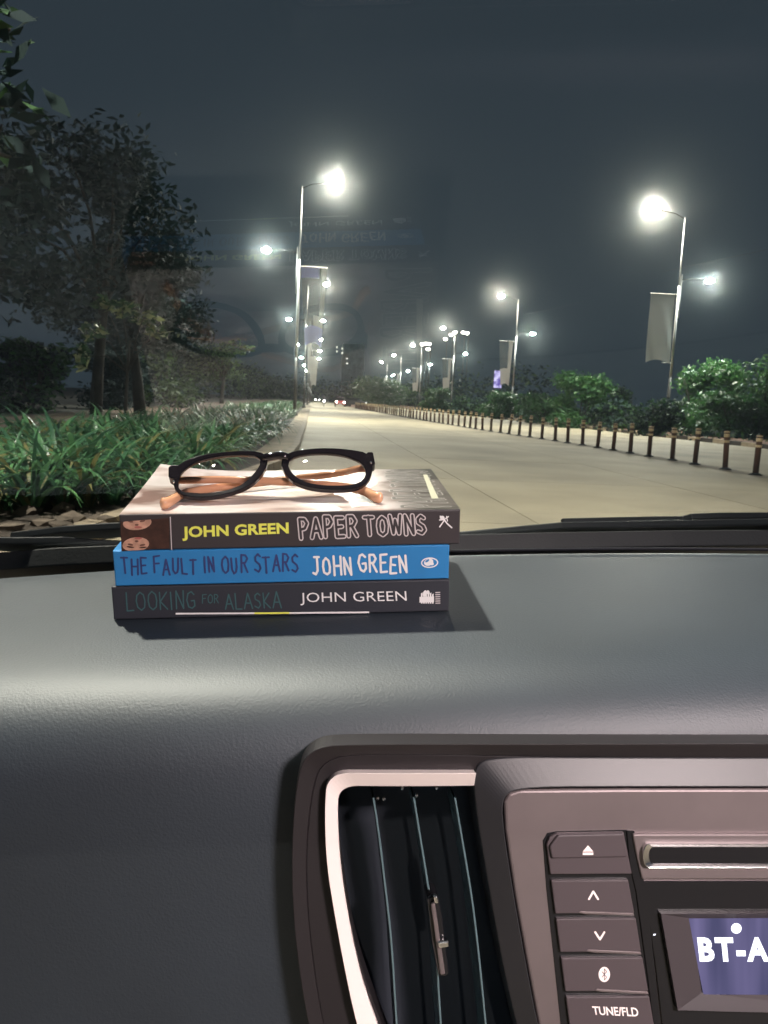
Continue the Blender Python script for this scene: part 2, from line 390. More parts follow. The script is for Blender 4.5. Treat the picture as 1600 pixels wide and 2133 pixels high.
# understorey bushes behind the footpath
for (x, y_, w, h, sd, m, lb) in [(-11.5, 24, 4.5, 2.6, 51, 'leafd', 'dark bush behind the footpath at the left edge of the view'),
        (-10.2, 30, 3.2, 2.7, 52, 'leaf', 'rounded leafy bush left of the leaning tree trunk'),
        (-9.6, 40, 3.5, 3.4, 53, 'leafd', 'dark bush between the leaning tree and the street lamp'),
        (-10.5, 52, 5, 3.8, 54, 'leaff', 'green bush behind the footpath short of the left street lamp'),
        (-12.2, 72, 5, 4.2, 55, 'leaff', 'dim green bush beyond the left street lamp')]:
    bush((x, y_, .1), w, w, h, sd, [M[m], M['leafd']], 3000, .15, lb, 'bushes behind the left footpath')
# the sprig of pale leaves catching the lamp light
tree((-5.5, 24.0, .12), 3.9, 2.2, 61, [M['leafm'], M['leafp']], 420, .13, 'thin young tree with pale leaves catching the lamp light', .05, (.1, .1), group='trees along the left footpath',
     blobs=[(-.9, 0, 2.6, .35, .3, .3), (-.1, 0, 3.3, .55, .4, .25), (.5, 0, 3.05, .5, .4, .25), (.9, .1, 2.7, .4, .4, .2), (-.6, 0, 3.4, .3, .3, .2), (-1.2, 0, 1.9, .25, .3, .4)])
# overhanging near tree at the top left corner
def rel(px, py, y_, o, r_): p = at_y(px, py, y_); return (p[0]-o[0], p[1]-o[1], p[2]-o[2], r_, r_, r_*.7)
o0 = (-5.6, 9.0, .12)
tree(o0, 7.6, 3.0, 62, [M['leafd'], M['leafm']], 130, .13, 'near tree whose leaf sprays hang into the top left corner', .11, (.2, .2), group='trees along the left footpath',
     blobs=[rel(20, 60, 8.2, o0, .30), rel(-40, 130, 8.4, o0, .4), rel(60, 220, 8.6, o0, .28), rel(-30, 0, 8.2, o0, .4), rel(30, 330, 9, o0, .3), rel(-60, 420, 9, o0, .4)])
# ------------------------------------------------------------------ strap-leaved bed
def clump_mesh(seed, mats, blades=27, simple=False):
    rg = random.Random(seed); mb = MB()
    for i in range(blades):
        a = rg.uniform(0, 6.283); L = rg.uniform(.45, .98); w = rg.uniform(.015, .031); up = rg.uniform(.75, 1.35)
        ca, sa = math.cos(a), math.sin(a); r0 = rg.uniform(0, .07); curl = rg.uniform(1.1, 2.6); x = r0; z = 0; n = 3 if simple else 6
        tw = rg.uniform(-.4, .4); rows = []
        for k in range(n+1):
            t = k/n; ww = w*(1-.15*t) if t < .55 else w*max(.06, (1-t)/.45)
            ww *= (.8+.5*t) if t < .5 else 1.05
            rows.append(((x*ca - sa*ww, x*sa + ca*ww, z+ww*.25), (x*ca, x*sa, z), (x*ca + sa*ww, x*sa - ca*ww, z+ww*.25)))
            ang = up - curl*t**1.3; x += L/n*math.cos(ang); z += L/n*math.sin(ang)
        vs = [p for r in rows for p in r]; fs = []
        for k in range(n):
            b = 3*k; fs += [(b, b+1, b+4, b+3), (b+1, b+2, b+5, b+4)]
        mb.add(vs, fs, rg.choice([0, 0, 0, 1, 1, 2]))
    me = mb.mesh('lily_plant', mats, smooth=True); return me
cl = [clump_mesh(100+i, [M['lily'], M['lily2'], M['lily3']]) for i in range(8)]
spots = []
rg = random.Random(9); yy = 5.6
while yy < 46:
    x = -4.15 + rg.uniform(0, .2)
    xr = interp(BR, yy) - .10 - (.25 if yy < 6.2 else 0)
    while x < xr:
        spots.append((x+rg.uniform(-.1, .1), yy+rg.uniform(-.15, .15))); x += .33 + .004*yy
    yy += .30 + .012*yy
for px, py in ((10, 1062), (70, 1068), (130, 1060), (185, 1056), (235, 1050), (290, 1042), (330, 1030), (40, 1040), (100, 1035), (160, 1030), (215, 1025), (270, 1018), (320, 1008), (370, 1000), (0, 1015), (420, 985)):
    g = ground_at(px, py, .12); spots.append((g[0], g[1]))
spots.sort(key=lambda p: p[1])
for i, (x, y_) in enumerate(spots[:285]):
    o = link('lily_plant', cl[i % 8]); o.location = (x, y_, .115); o.rotation_euler = (rg.uniform(-.1, .1), rg.uniform(-.1, .1), rg.uniform(0, 6.28)); s = rg.uniform(.8, 1.12); o.scale = (s, s, s)
    tag(o, 'strap-leaved green plant in the bed left of the kerb', 'plant', 'strap-leaved plants in the bed by the kerb')
print('clumps', len(spots))
mb = MB()
rest = [(x, y_) for x, y_ in spots[285:]]
while yy < 100:
    for k in range(6): rest.append((rg.uniform(-4.2, interp(BR, yy)-.3), yy+rg.uniform(-.3, .3)))
    yy += .9
cs = [clump_mesh(200+i, [M['lily'], M['lily2'], M['lily3']], 12, True) for i in range(4)]
for i, (x, y_) in enumerate(rest):
    me = cs[i % 4]; a = rg.uniform(0, 6.28); ca, sa = math.cos(a), math.sin(a); s = rg.uniform(.8, 1.15)
    k = len(mb.v)
    for v in me.vertices: mb.v.append((x+s*(v.co.x*ca-v.co.y*sa), y_+s*(v.co.x*sa+v.co.y*ca), .115+s*v.co.z))
    for p in me.polygons: mb.f.append(tuple(q+k for q in p.vertices)); mb.m.append(p.material_index)
tag(mb.build('ground_cover', [M['lily'], M['lily2'], M['lily3']], smooth=True), 'strap-leaved planting further along the bed', 'ground cover', kind='stuff')
# rubble stones at the bed's near end
for i in range(22):
    px, py = rg.uniform(20, 330), rg.uniform(1062, 1104)
    g = ground_at(px, py, .12); s = rg.uniform(.035, .10)
    bm = bmesh.new(); bmesh.ops.create_icosphere(bm, subdivisions=1, radius=s)
    for v in bm.verts: v.co = Vector((v.co.x*rg.uniform(.8, 1.5), v.co.y*rg.uniform(.8, 1.3), v.co.z*rg.uniform(.35, .7)))
    me = bpy.data.meshes.new('stone'); bm.to_mesh(me); bm.free(); me.materials.append(M['stone'])
    o = link('stone', me); o.location = (g[0], g[1], .12+s*.2); o.rotation_euler.z = rg.uniform(0, 6)
    tag(o, 'rough stone lying on bare soil at the near end of the bed', 'stone', 'stones at the near end of the planting bed')

# ------------------------------------------------------------------ street lamps
def lamp(side, xp, yp, k, label, short=True):
    """double-arm lamp: tall arm over the road (A), short arm over the footpath (B)."""
    s = 1 if side == 'L' else -1                     # road lies towards +x for the left row
    r = empty('street_lamp', (xp, yp, .12)); tag(r, label, 'street lamp', 'street lamps along the %s side of the road' % ('left' if side == 'L' else 'right'))
    r.rotation_euler.z = 0 if side == 'L' else math.pi
    mb = MB(); mb.tube([(0, 0, 3.2), (0, 0, 8.4)], [.075, .065], 10, 0); mb.tube([(0, 0, 8.4), (.04, 0, 12.2)], [.05, .022], 10, 0)
    mb.tube([(0, 0, 0), (0, 0, 3.2)], [.11, .085], 10, 1); mb.lathe([(.2, 0), (.2, .05), (.13, .3), (.12, .32)], 10, 1)
    mb.build('pole', [M['polesteel'], M['darksteel']], r, smooth=True)
    a = MB(); a.tube([(.03, 0, 12.1), (.6, 0, 12.36), (1.55, 0, 12.5)], [.022, .02, .018], 8); a.build('arm', M['armsteel'], r, smooth=True)
    a = MB(); a.tube([(-.1, 0, 6.6), (-.12, 0, 9.05)], [.05, .02], 8); a.tube([(-.1, 0, 7.0), (0, 0, 7.0)], .03, 6); a.tube([(-.1, 0, 8.0), (0, 0, 8.0)], .03, 6)
    a.build('short_mast', M['polesteel'], r, smooth=True)
    a = MB(); a.tube([(-.12, 0, 8.75), (-.8, 0, 8.85), (-1.5, 0, 8.86)], [.028, .026, .024], 8); a.build('arm', M['armsteel'], r, smooth=True)
    for (x, z, m, tilt, L) in ((1.85, 12.46, M['ledA'], .0, .34), (-1.78, 8.82, M['ledB'], 0, .28))[:2 if short else 1]:
        h = MB(); h.lathe([(.10, .10), (L*.9, .045), (L, 0), (L*.96, -.03), (L*.9, -.032)], 16); ho = h.build('lamp_head', M['head'], r, smooth=True)
        ho.location = (x, 0, z); ho.rotation_euler = (math.radians(-14), 0, 0) if side == 'L' else (math.radians(14), 0, 0)
        d = MB(); d.lathe([(L*.80, -.034), (L*.74, -.065), (L*.3, -.085)], 12); d.build('diffuser', m, ho)
    return r
ords = ['nearest', 'second', 'third', 'fourth', 'fifth', 'sixth', 'seventh', 'eighth', 'ninth', 'tenth']
for k in range(6):
    lamp('L', -1.1, 44.84+38*k, k, '%s street lamp ahead on the left, banner on its pole' % ords[k] if k < 3 else '%s street lamp ahead on the left, small with distance' % ords[k])
for k in range(6):
    lamp('R', 20.75 if k else 20.65, 45.6+38*k, k, '%s street lamp ahead on the right, banner on its pole' % ords[k] if k < 4 else '%s street lamp ahead on the right, small with distance' % ords[k])
# the lamp standing just over the car and one beside it across the road
l0 = lamp('L', -5.2, 4.4, -1, 'street lamp standing over the car, out of the view', short=False)
lamp('L', -1.6, -30, -1, 'street lamp behind the car, out of the view')

# banners
def cloth(col, name, alpha=.25, tr=.35):
    m = bpy.data.materials.new(name); m.use_nodes = True; nt = m.node_tree; p = nt.nodes['Principled BSDF']
    p.inputs['Base Color'].default_value = (*col, 1); p.inputs['Roughness'].default_value = .6
    t = nt.nodes.new('ShaderNodeBsdfTranslucent'); t.inputs[0].default_value = (*col, 1)
    tp = nt.nodes.new('ShaderNodeBsdfTransparent')
    m1 = nt.nodes.new('ShaderNodeMixShader'); m1.inputs[0].default_value = tr
    m2 = nt.nodes.new('ShaderNodeMixShader'); m2.inputs[0].default_value = alpha
    nt.links.new(p.outputs[0], m1.inputs[1]); nt.links.new(t.outputs[0], m1.inputs[2])
    nt.links.new(m1.outputs[0], m2.inputs[1]); nt.links.new(tp.outputs[0], m2.inputs[2])
    nt.links.new(m2.outputs[0], nt.nodes['Material Output'].inputs[0]); return m
M['cloth'] = cloth((.62, .64, .63), 'banner_cloth', .3); M['cloth_w'] = cloth((.75, .74, .72), 'banner_cloth_white', .05)
M['cloth_b'] = cloth((.38, .42, .80), 'banner_cloth_blue', .1)
M['cloth_t'] = cloth((.45, .5, .5), 'banner_cloth_thin', .6)
def banner(x0, x1, y, ztop, h, seed, label, kind, group):
    r = empty('banner', (x0, y, ztop)); tag(r, label, 'banner', group)
    w = x1-x0; rg = random.Random(seed); mb = MB(); nu, nv = 10, 22; ph = rg.uniform(0, 6)
    for j in range(nv+1):
        v = j/nv
        for i in range(nu+1):
            u = i/nu
            nar = 1 - (.38*v if kind != 'flat' else .02*v)
            uu = (u-.0)*nar + (.25*v if kind == 'left' else (.12*v if kind == 'curl' else 0))
            yo = .10*v*math.sin(u*5+ph+v*3) + (.35*max(0, v-.6)*math.sin(u*4+ph) if kind != 'flat' else 0)
            mb.v.append((uu*w, yo, -v*h*(1-.05*math.sin(u*3.14)) ))
    for j in range(nv):
        for i in range(nu):
            a = j*(nu+1)+i; mb.f.append((a, a+1, a+nu+2, a+nu+1)); v = j/nv; u = i/nu
            if kind == 'left': mi = 1 if (v < .11 and u < .7) or v > .74 else (3 if u > .72 or (u > .4 and v > .6) else 2)
            elif kind == 'curl': mi = 0 if v > .62 or u < .22 else 2
            else: mi = 2 if False else 3
            mb.m.append(mi)
    mb.build('banner_cloth', [M['cloth_w'], M['cloth_b'], M['cloth_t'], M['cloth']], r, smooth=True)
    q = MB(); q.tube([(-.15 if w > 0 else .15, 0, .02), (w*1.02, 0, .02)], .022, 6)
    if kind == 'flat': q.tube([(0.2 if w < 0 else -.2, 0, -h+.05), (w*.3, 0, -h+.05)], .022, 6)
    q.build('banner_rail', M['steel'], r); return r
g1, g2 = 'banners on the left lamp poles', 'banners on the right lamp poles'
for k in range(4):
    banner(-1.0, .42, 44.8+38*k, 8.15, 4.2 if k == 0 else 4.6, 70+k, ['blue and white see-through banner on the nearest left lamp pole', 'white crumpled banner on the second left lamp pole',
           'pale banner on the third left lamp pole', 'tiny pale banner on the fourth left lamp pole'][k], 'left' if k == 0 else 'curl', g1)
for k in range(6):
    banner(20.45, 19.0, 45.55+38*k, 8.0, 3.9 if k == 0 else 4.6, 80+k, ['flat grey banner on the nearest right lamp pole', 'banner with its white lower end blown round, second right lamp pole',
           'grey narrowing banner on the third right lamp pole', 'white-tipped banner on the fourth right lamp pole', 'small pale banner on the fifth right lamp pole',
           'tiny pale banner on the sixth right lamp pole', 'tiny dim banner on the seventh right lamp pole'][k], 'flat' if k == 0 else 'curl', g2)

# cluster of flood lamps on a gantry far right, lit panel, far block added to carry windscreen glints
def dot_lamp(px, py, y_, r_, label, m, grp, mast=True):
    p = at_y(px, py, y_); o = empty('flood_lamp' if mast else 'lamp', tuple(p)); tag(o, label, 'flood lamp', grp)
    d = MB(); d.lathe([(r_*.3, -r_*.7), (r_*.9, -r_*.3), (r_, 0), (r_*.9, r_*.3)], 10); d.build('bulb', m, o)
    h = MB(); h.lathe([(r_*1.1, r_*.32), (r_*.5, r_*.6)], 10); h.build('lamp_cap', M['head'], o)
    if mast:
        q = MB(); q.tube([(0, 0, r_*.5), (0.3, 0, r_*1.2), (.5, 0, 0), (.5, 0, -p[2])], r_*.25, 6); q.build('mast', M['darksteel'], o)
M['flood'] = emission('flood_light', (1, .88, .78), 30)
for i, (px, py) in enumerate([(940, 697), (948, 692), (965, 692), (973, 694), (880, 717), (888, 715), (894, 716), (892, 727), (928, 706)]):
    dot_lamp(px, py, 240, .55, ['leftmost flood lamp of the high cluster', 'second flood lamp of the high cluster', 'third flood lamp of the high cluster', 'rightmost flood lamp of the high cluster',
        'left flood lamp of the low cluster', 'middle flood lamp of the low cluster', 'right flood lamp of the low cluster', 'lowest flood lamp of the low cluster', 'single flood lamp below the high cluster'][i], M['flood'], 'flood lamps in the distance')
# roadside lit advertising panel
p = at_y(1037, 790, 110)
r = empty('light_panel', (p[0], 110, .15)); tag(r, 'purple-lit advertising panel on posts by the second right-hand street lamp', 'sign')
hh = p[2]-.15
MB().box((-.62, -.08, hh-1.25), (.62, .08, hh+1.25)).build('panel_box', M['mblack'], r, bevel=.02)
m_ = emission('violet_panel', (.40, .30, .95), 1.0); nt = m_.node_tree
n_ = nt.nodes.new('ShaderNodeTexNoise'); n_.inputs['Scale'].default_value = 1.6; n_.inputs['Detail'].default_value = 3
tc = nt.nodes.new('ShaderNodeTexCoord'); nt.links.new(tc.outputs['Object'], n_.inputs[0]); rr = nt.nodes.new('ShaderNodeValToRGB')
rr.color_ramp.elements[0].position = .38; rr.color_ramp.elements[0].color = (.16, .10, .5, 1); rr.color_ramp.elements[1].position = .62; rr.color_ramp.elements[1].color = (.95, .85, 1.3, 1)
nt.links.new(n_.outputs[0], rr.inputs[0]); nt.links.new(rr.outputs[0], [x for x in nt.nodes if x.type == 'EMISSION'][0].inputs[0])
MB().box((-.55, -.10, hh-1.18), (.55, -.085, hh+1.18)).build('screen', m_, r)
q = MB(); q.tube([(-.4, 0, 0), (-.4, 0, hh-1.2)], .05, 6); q.tube([(.4, 0, 0), (.4, 0, hh-1.2)], .05, 6); q.build('post', M['darksteel'], r)
M['glint'] = emission('glint_glow', (1, .93, .8), 1.6); M['added_facade'] = mat('sky_tone_facade', (.80, .84, .86), .9, var=.2, vscale=.2)  # windscreen glints set as glowing panes; facade toned pale to merge with the sky
def block(x, y_, w, d, h, lab, glints, wm='glint'):
    r = empty('added_block', (x, y_, 0)); tag(r, lab, 'added_block', 'added far block carrying glints')
    MB().box((-w/2, 0, 0), (w/2, d, h)).build('added_block_wall', M['added_facade'], r)
    MB().box((-w/2, -.05, h), (w/2, d, h+.9)).build('roof', M['added_facade'], r)
    for px, py, ww, wh in glints:
        p = at_y(px, py, y_-.1); mb = MB().box((p[0]-x-ww/2, -.12, p[2]-wh/2), (p[0]-x+ww/2, -.02, p[2]+wh/2), 0)
        mb.box((p[0]-x-ww/2-.12, -.16, p[2]-wh/2-.15), (p[0]-x+ww/2+.12, -.125, p[2]-wh/2-.02), 1)
        mb.build('glint_pane', [M[wm], M['added_facade']], r)
block(41, 900, 24, 20, 62, 'added far block above the road end with glints set as glowing panes', [(702, 723, 1.4, 1.8), (702, 732, 1.4, 1.8), (713, 726, 1.5, 2), (713, 735, 1.6, 2.2), (723, 747, 1.8, 1), (723, 757, 2.2, 1.3)])
# overhead wires
for i, (a, b, lb) in enumerate([((1380, 566, 40), (1660, 500, 34), 'thin overhead wire sloping up at the right edge'), ((1090, 655, 85), (1215, 628, 80), 'faint overhead wire beside the second right-hand street lamp')]):
    p, q = at_y(*a), at_y(*b); mid = (p+q)/2 - np.array([0, 0, .12])
    if i == 0: q = q + (q-p)*1.2
    tag(MB().tube([p, mid, q] if i else [p, (p*2+q)/3-np.array([0, 0, .1]), q], .008, 5).build('overhead_wire', M['darksteel']), lb, 'wire', 'overhead wires')

# ------------------------------------------------------------------ bollards
def bollard(name='bollard'):
    r = empty(name)
    MB().lathe([(.13, 0), (.13, .02), (.08, .045), (.065, .05)], 14).build('base', M['mblack'], r, smooth=False)
    MB().lathe([(.058, .05), (.058, .80), (.045, .83), (.02, .84)], 14).build('post', M['post'], r, smooth=True)
    for z, hh in ((.70, .07), (.80, .025), (.58, .05)):
        MB().lathe([(.0605, z), (.062, z+.004), (.062, z+hh-.004), (.0605, z+hh)], 14).build('reflective_band', M['band'], r, smooth=True)
    return r
def copy_tree(o, parent=None):
    c = o.copy(); C.objects.link(c); c.parent = parent
    for ch in list(o.children): copy_tree(ch, c)
    return c
BX = [(9.0, 0), (8.95, 24), (8.7, 29), (7.95, 38), (7.2, 58), (6.6, 85), (5.6, 122), (5, 200)]
proto = bollard(); ordw = ['rightmost', 'second', 'third', 'fourth', 'fifth', 'sixth', 'seventh', 'eighth', 'ninth', 'tenth', 'eleventh', 'twelfth', 'thirteenth', 'fourteenth', 'fifteenth', 'sixteenth', 'seventeenth', 'eighteenth', 'nineteenth', 'twentieth']
yy = 15.39
for i in range(74):
    o = proto if i == 0 else copy_tree(proto)
    o.location = (interp(BX, yy)+rnd.uniform(-.03, .03), yy, 0); s = rnd.uniform(.97, 1.04); o.scale = (1, 1, s)
    o.rotation_euler = (rnd.uniform(-.03, .03), rnd.uniform(-.05, .05), rnd.uniform(0, 6))
    if i == 14: o.rotation_euler = (0, .12, 0)
    lb = ('%s brown banded bollard counted from the right edge of the view' % ordw[i]) if i < 20 else 'far bollard where the row closes up towards the end of the road'
    if i == 0: lb = 'rightmost brown bollard, the nearest and tallest of the row'
    tag(o, lb, 'bollard', 'banded bollards dividing the carriageways'); yy += 1.30 + (.0 if yy < 40 else .08)

# grime along the foot of the bollard row, with the shade there painted in
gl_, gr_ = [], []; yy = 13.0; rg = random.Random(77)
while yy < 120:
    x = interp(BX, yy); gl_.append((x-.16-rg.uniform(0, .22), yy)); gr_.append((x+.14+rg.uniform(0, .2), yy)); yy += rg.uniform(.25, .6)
strip('grime_shade_strip', gl_, gr_, .0045, mat('grime_shade_tone', (.20, .165, .12), .9, bump=.6, bscale=20, var=.3, vscale=3, coord='World'))
# ------------------------------------------------------------------ vehicles far ahead
M['redcar'] = mat('red_paint', (.28, .04, .035), .3, coat=.5); M['darkcar'] = mat('dark_paint', (.03, .03, .035), .3, coat=.5)
M['carglass'] = mat('car_glass', (.01, .012, .015), .08); M['headlight'] = emission('headlight', (1, .90, .86), 60)
M['wheel'] = mat('tyre', (.02, .02, .02), .8); M['tail'] = emission('tail_light', (1, .08, .05), 4)
def car(loc, paint, label, lights, rz=0, group='vehicles far down the road'):
    r = empty('car', loc, rz); tag(r, label, 'car', group)
    prof = [(-2.0, .35), (-2.05, .62), (-1.9, .86), (-.95, 1.0), (1.35, 1.02), (1.95, .95), (2.05, .6), (1.95, .32)]
    mb = MB(); n = len(prof); vs = []
    for x, k in ((-.84, .97), (-.70, 1), (.70, 1), (.84, .97)):
        for y_, z in prof: vs.append((x, y_*(k if abs(x) > .8 else 1), z if abs(x) < .8 else z*.98))
    fs = []
    for s in range(3):
        for i in range(n): fs.append((s*n+i, s*n+(i+1) % n, (s+1)*n+(i+1) % n, (s+1)*n+i))
    fs += [tuple(range(n))[::-1], tuple(range(3*n, 4*n))]; mb.add(vs, fs); mb.build('body', paint, r, bevel=.06)
    cb = [(-1.0, 1.0), (-.35, 1.45), (1.15, 1.5), (1.7, 1.02)]; m2 = MB(); vs = []
    for x, q in ((-.72, 0), (.72, 0)):
        for y_, z in cb: vs.append((x*(.8 if z > 1.2 else 1), y_, z))
    m2.add(vs, [(0, 1, 5, 4), (1, 2, 6, 5), (2, 3, 7, 6), (3, 2, 1, 0), (4, 5, 6, 7)]); m2.build('cabin_glass', M['carglass'], r, bevel=.04)
    MB().add([(-.56, -.3, 1.47), (.56, -.3, 1.47), (.56, 1.1, 1.515), (-.56, 1.1, 1.515)], [(0, 1, 2, 3)]).build('roof', paint, r)
    for x in (-.78, .78):
        for y_ in (-1.3, 1.3):
            w = MB(); w.tube([(x-.1, y_, .31), (x+.1, y_, .31)], .31, 14); w.build('wheel', M['wheel'], r)
    for x in (-.6, .6):
        h = MB(); h.tube([(x, -1.94, .72), (x, -2.04, .72)], [.12, .10], 10); h.build('headlight', lights, r)
    for x in (-.68, .68): MB().box((x-.1, 2.0, .75), (x+.1, 2.06, .95)).build('tail_light', M['tail'], r)
    MB().box((-.26, -2.08, .40), (.26, -2.045, .50)).build('number_plate', M['white_ink'], r)
    return r
p = ground_at(708, 845); car((4.0, 128, 0), M['redcar'], 'small red car with bright headlights coming up the road', M['headlight'])
car((6.9, 137, .06), M['darkcar'], 'dark car stopped beside the median without lights', M['carglass'], rz=1.2)
car((.8, 265, 0), M['darkcar'], 'farthest oncoming car, a single speck of light', M['headlight'])
# motorbike with rider
r = empty('motorbike', (1.35, 118, 0)); tag(r, 'oncoming motorbike with one bright headlight left of the red car', 'motorbike', 'vehicles far down the road')
for y_ in (-.65, .65):
    w = MB(); w.lathe([(.22, -.04), (.3, -.03), (.31, 0), (.3, .03), (.22, .04)], 14); o = w.build('wheel', M['wheel'], r); o.rotation_euler = (0, math.pi/2, 0); o.location = (0, y_, .31)
MB().tube([(0, -.5, .5), (0, -.3, .82), (0, .1, .85), (0, .6, .82)], [.08, .14, .13, .08], 8).build('body', M['darkcar'], r, smooth=True)
MB().tube([(-.35, -.45, 1.02), (0, -.5, 1.0), (.35, -.45, 1.02)], .02, 6).build('handlebar', M['steel'], r)
MB().tube([(0, -.65, .31), (0, -.5, .95)], .04, 6).build('fork', M['steel'], r)
MB().tube([(0, -.56, .82), (0, -.68, .82)], [.10, .09], 10).build('headlight', M['headlight'], r)
def skin_figure(name, verts, edges, radii, m, loc, label):
    me = bpy.data.meshes.new(name); me.from_pydata(verts, edges, []); o = link(name, me); me.materials.append(m)
    md = o.modifiers.new('s', 'SKIN'); me.skin_vertices[0].data[0].use_root = True
    for i, rr_ in enumerate(radii): me.skin_vertices[0].data[i].radius = (rr_, rr_)
    ss = o.modifiers.new('u', 'SUBSURF'); ss.levels = 1; ss.render_levels = 1; o.location = loc; tag(o, label, 'person'); return o
skin_figure('person', [(0, .15, .95), (0, .12, 1.25), (0, .05, 1.45), (0, .02, 1.56), (0, -.02, 1.70), (.2, .05, 1.42), (.3, -.15, 1.15), (.32, -.42, 1.05), (-.2, .05, 1.42), (-.3, -.15, 1.15), (-.32, -.42, 1.05),
    (.14, -.2, .85), (.16, -.05, .42), (-.14, -.2, .85), (-.16, -.05, .42)], [(0, 1), (1, 2), (2, 3), (3, 4), (2, 5), (5, 6), (6, 7), (2, 8), (8, 9), (9, 10), (0, 11), (11, 12), (0, 13), (13, 14)],
    [.15, .15, .13, .06, .11, .06, .045, .035, .06, .045, .035, .08, .05, .08, .05], M['darkcar'], (1.35, 118, 0), 'rider in dark clothes hunched over the handlebar of the oncoming motorbike')

# ================================================================== THE CAR WE SIT IN
CARM = Matrix([[FC[0][i], FC[1][i], FC[2][i], EYE[i]] for i in range(3)] + [[0, 0, 0, 1]])
carE = empty('car_interior'); carE.matrix_world = CARM
tag(carE, 'dark dashboard and windscreen of the car the view is taken from', 'car')
def part(mb, name, mats, **k): return mb.build(name, mats, carE, **k)
TOPC = -.1795
PROF = [(.98, -.33), (.70, -.25), (.635, -.222), (.614, -.198), (.608, -.1875), (.602, -.1815), (.590, -.1797), (.56, -.1795), (.50, -.1795), (.45, -.1796), (.42, -.180), (.400, -.1812), (.384, -.184), (.372, -.1885), (.362, -.195), (.354, -.204), (.348, -.216), (.343, -.232), (.335, -.262), (.312, -.345), (.285, -.45)]
def inside(x, y_, poly):
    c = False; n = len(poly)
    for i in range(n):
        (x0, y0), (x1, y1) = poly[i], poly[(i+1) % n]
        if (y0 > y_) != (y1 > y_) and x < (x1-x0)*(y_-y0)/(y1-y0)+x0: c = not c
    return c
PX_C = BW.T @ FC.T
def to_px(p): q = PX_C @ np.array(p); return CX+FPX*q[0]/-q[2], CY-FPX*q[1]/-q[2]
HOLE = [(4000, 1566), (760, 1563), (660, 1572), (632, 1655), (622, 1800), (632, 1960), (658, 2133), (708, 2330), (1100, 5000), (4000, 5000)]
mb = MB(); na = 320; A0, A1 = -.62, .95
pr = []
for p, q in zip(PROF, PROF[1:]):
    k = max(1, int(math.dist(p, q)/.0045)) if p[0] < .42 else max(1, int(math.dist(p, q)/.012))
    for i in range(k): pr.append((p[0]+(q[0]-p[0])*i/k, p[1]+(q[1]-p[1])*i/k))
pr.append(PROF[-1]); P_ = np.array(pr)
for _ in range(6): P_[1:-1] = P_[1:-1]*.5 + (P_[:-2]+P_[2:])*.25
for j, (b, c) in enumerate(P_):
    for i in range(na+1):
        a = A0 + (A1-A0)*i/na
        k = max(0, min(1, (b-.42)/.16)); edge = -.26*(a-.13)**2 * k
        if b > .65: edge = -.26*(a-.13)**2
        mb.v.append((a, b+edge, c))
n1 = na+1; ins = [v[1] < .40 and inside(*to_px(v), HOLE) for v in mb.v]
for j in range(len(P_)-1):
    for i in range(na):
        f = (j*n1+i, j*n1+i+1, (j+1)*n1+i+1, (j+1)*n1+i)
        if all(ins[q] for q in f): continue
        mb.f.append(f); mb.m.append(0)
dash = part(mb, 'dashboard', M['dash'], smooth=True)
dash['label'] = 'grained dark grey dashboard top rolling down to its front face'
# seam of the defroster strip near the far edge
mb = MB()
pts = [(a, .587-.26*(a-.13)**2, TOPC+.0003) for a in np.linspace(.10, .62, 30)]
mb.tube(pts, .0012, 6); part(mb, 'defroster_seam', M['mblack'], smooth=True)

# windscreen
WN = np.array([-.02201157, .48455542, .87448358]); WO = .20578276
WP = WN*WO
def ws_at(px, py, o=0.0): return on_plane(px, py, WP + WN*o, WN)
def ws_c(a, b): return (WO - WN[0]*a - WN[1]*b)/WN[2]
m = bpy.data.materials.new('windscreen_glass'); m.use_nodes = True; nt = m.node_tree; nt.nodes.remove(nt.nodes['Principled BSDF'])
tr = nt.nodes.new('ShaderNodeBsdfTransparent'); tr.inputs[0].default_value = (.93, .955, .95, 1)
gl = nt.nodes.new('ShaderNodeBsdfGlossy'); gl.inputs['Roughness'].default_value = .012; gl.inputs[0].default_value = (.9, .95, 1, 1)
fr = nt.nodes.new('ShaderNodeFresnel'); fr.inputs[0].default_value = 1.45; fs_ = nt.nodes.new('ShaderNodeMath'); fs_.operation = 'MULTIPLY'; fs_.inputs[1].default_value = .50; nt.links.new(fr.outputs[0], fs_.inputs[0])
mx = nt.nodes.new('ShaderNodeMixShader'); nt.links.new(fs_.outputs[0], mx.inputs[0]); nt.links.new(tr.outputs[0], mx.inputs[1]); nt.links.new(gl.outputs[0], mx.inputs[2])
nt.links.new(mx.outputs[0], nt.nodes['Material Output'].inputs[0])
gr = nt.nodes.new('ShaderNodeVolumeScatter'); gr.inputs['Color'].default_value = (.93, 1, .97, 1); gr.inputs['Anisotropy'].default_value = .992; gr.inputs['Density'].default_value = GLASS_HALO  # forward scatter added to the pane to draw halos round the lamps
nt.links.new(gr.outputs[0], nt.nodes['Material Output'].inputs['Volume'])
geo_ = nt.nodes.new('ShaderNodeNewGeometry'); inv_ = nt.nodes.new('ShaderNodeMath'); inv_.operation = 'SUBTRACT'; inv_.inputs[0].default_value = 1
nt.links.new(geo_.outputs['Backfacing'], inv_.inputs[1]); ml_ = nt.nodes.new('ShaderNodeMath'); ml_.operation = 'MULTIPLY'
nt.links.new(fs_.outputs[0], ml_.inputs[0]); nt.links.new(inv_.outputs[0], ml_.inputs[1]); nt.links.new(ml_.outputs[0], mx.inputs[0])
mb = MB(); q = []
for a, b in ((-.75, .93), (1.0, .93), (1.0, -.12), (-.75, -.12)): q.append(np.array([a, b, ws_c(a, b)]))
mb.v = [tuple(p) for p in q] + [tuple(p + WN*.004) for p in q]
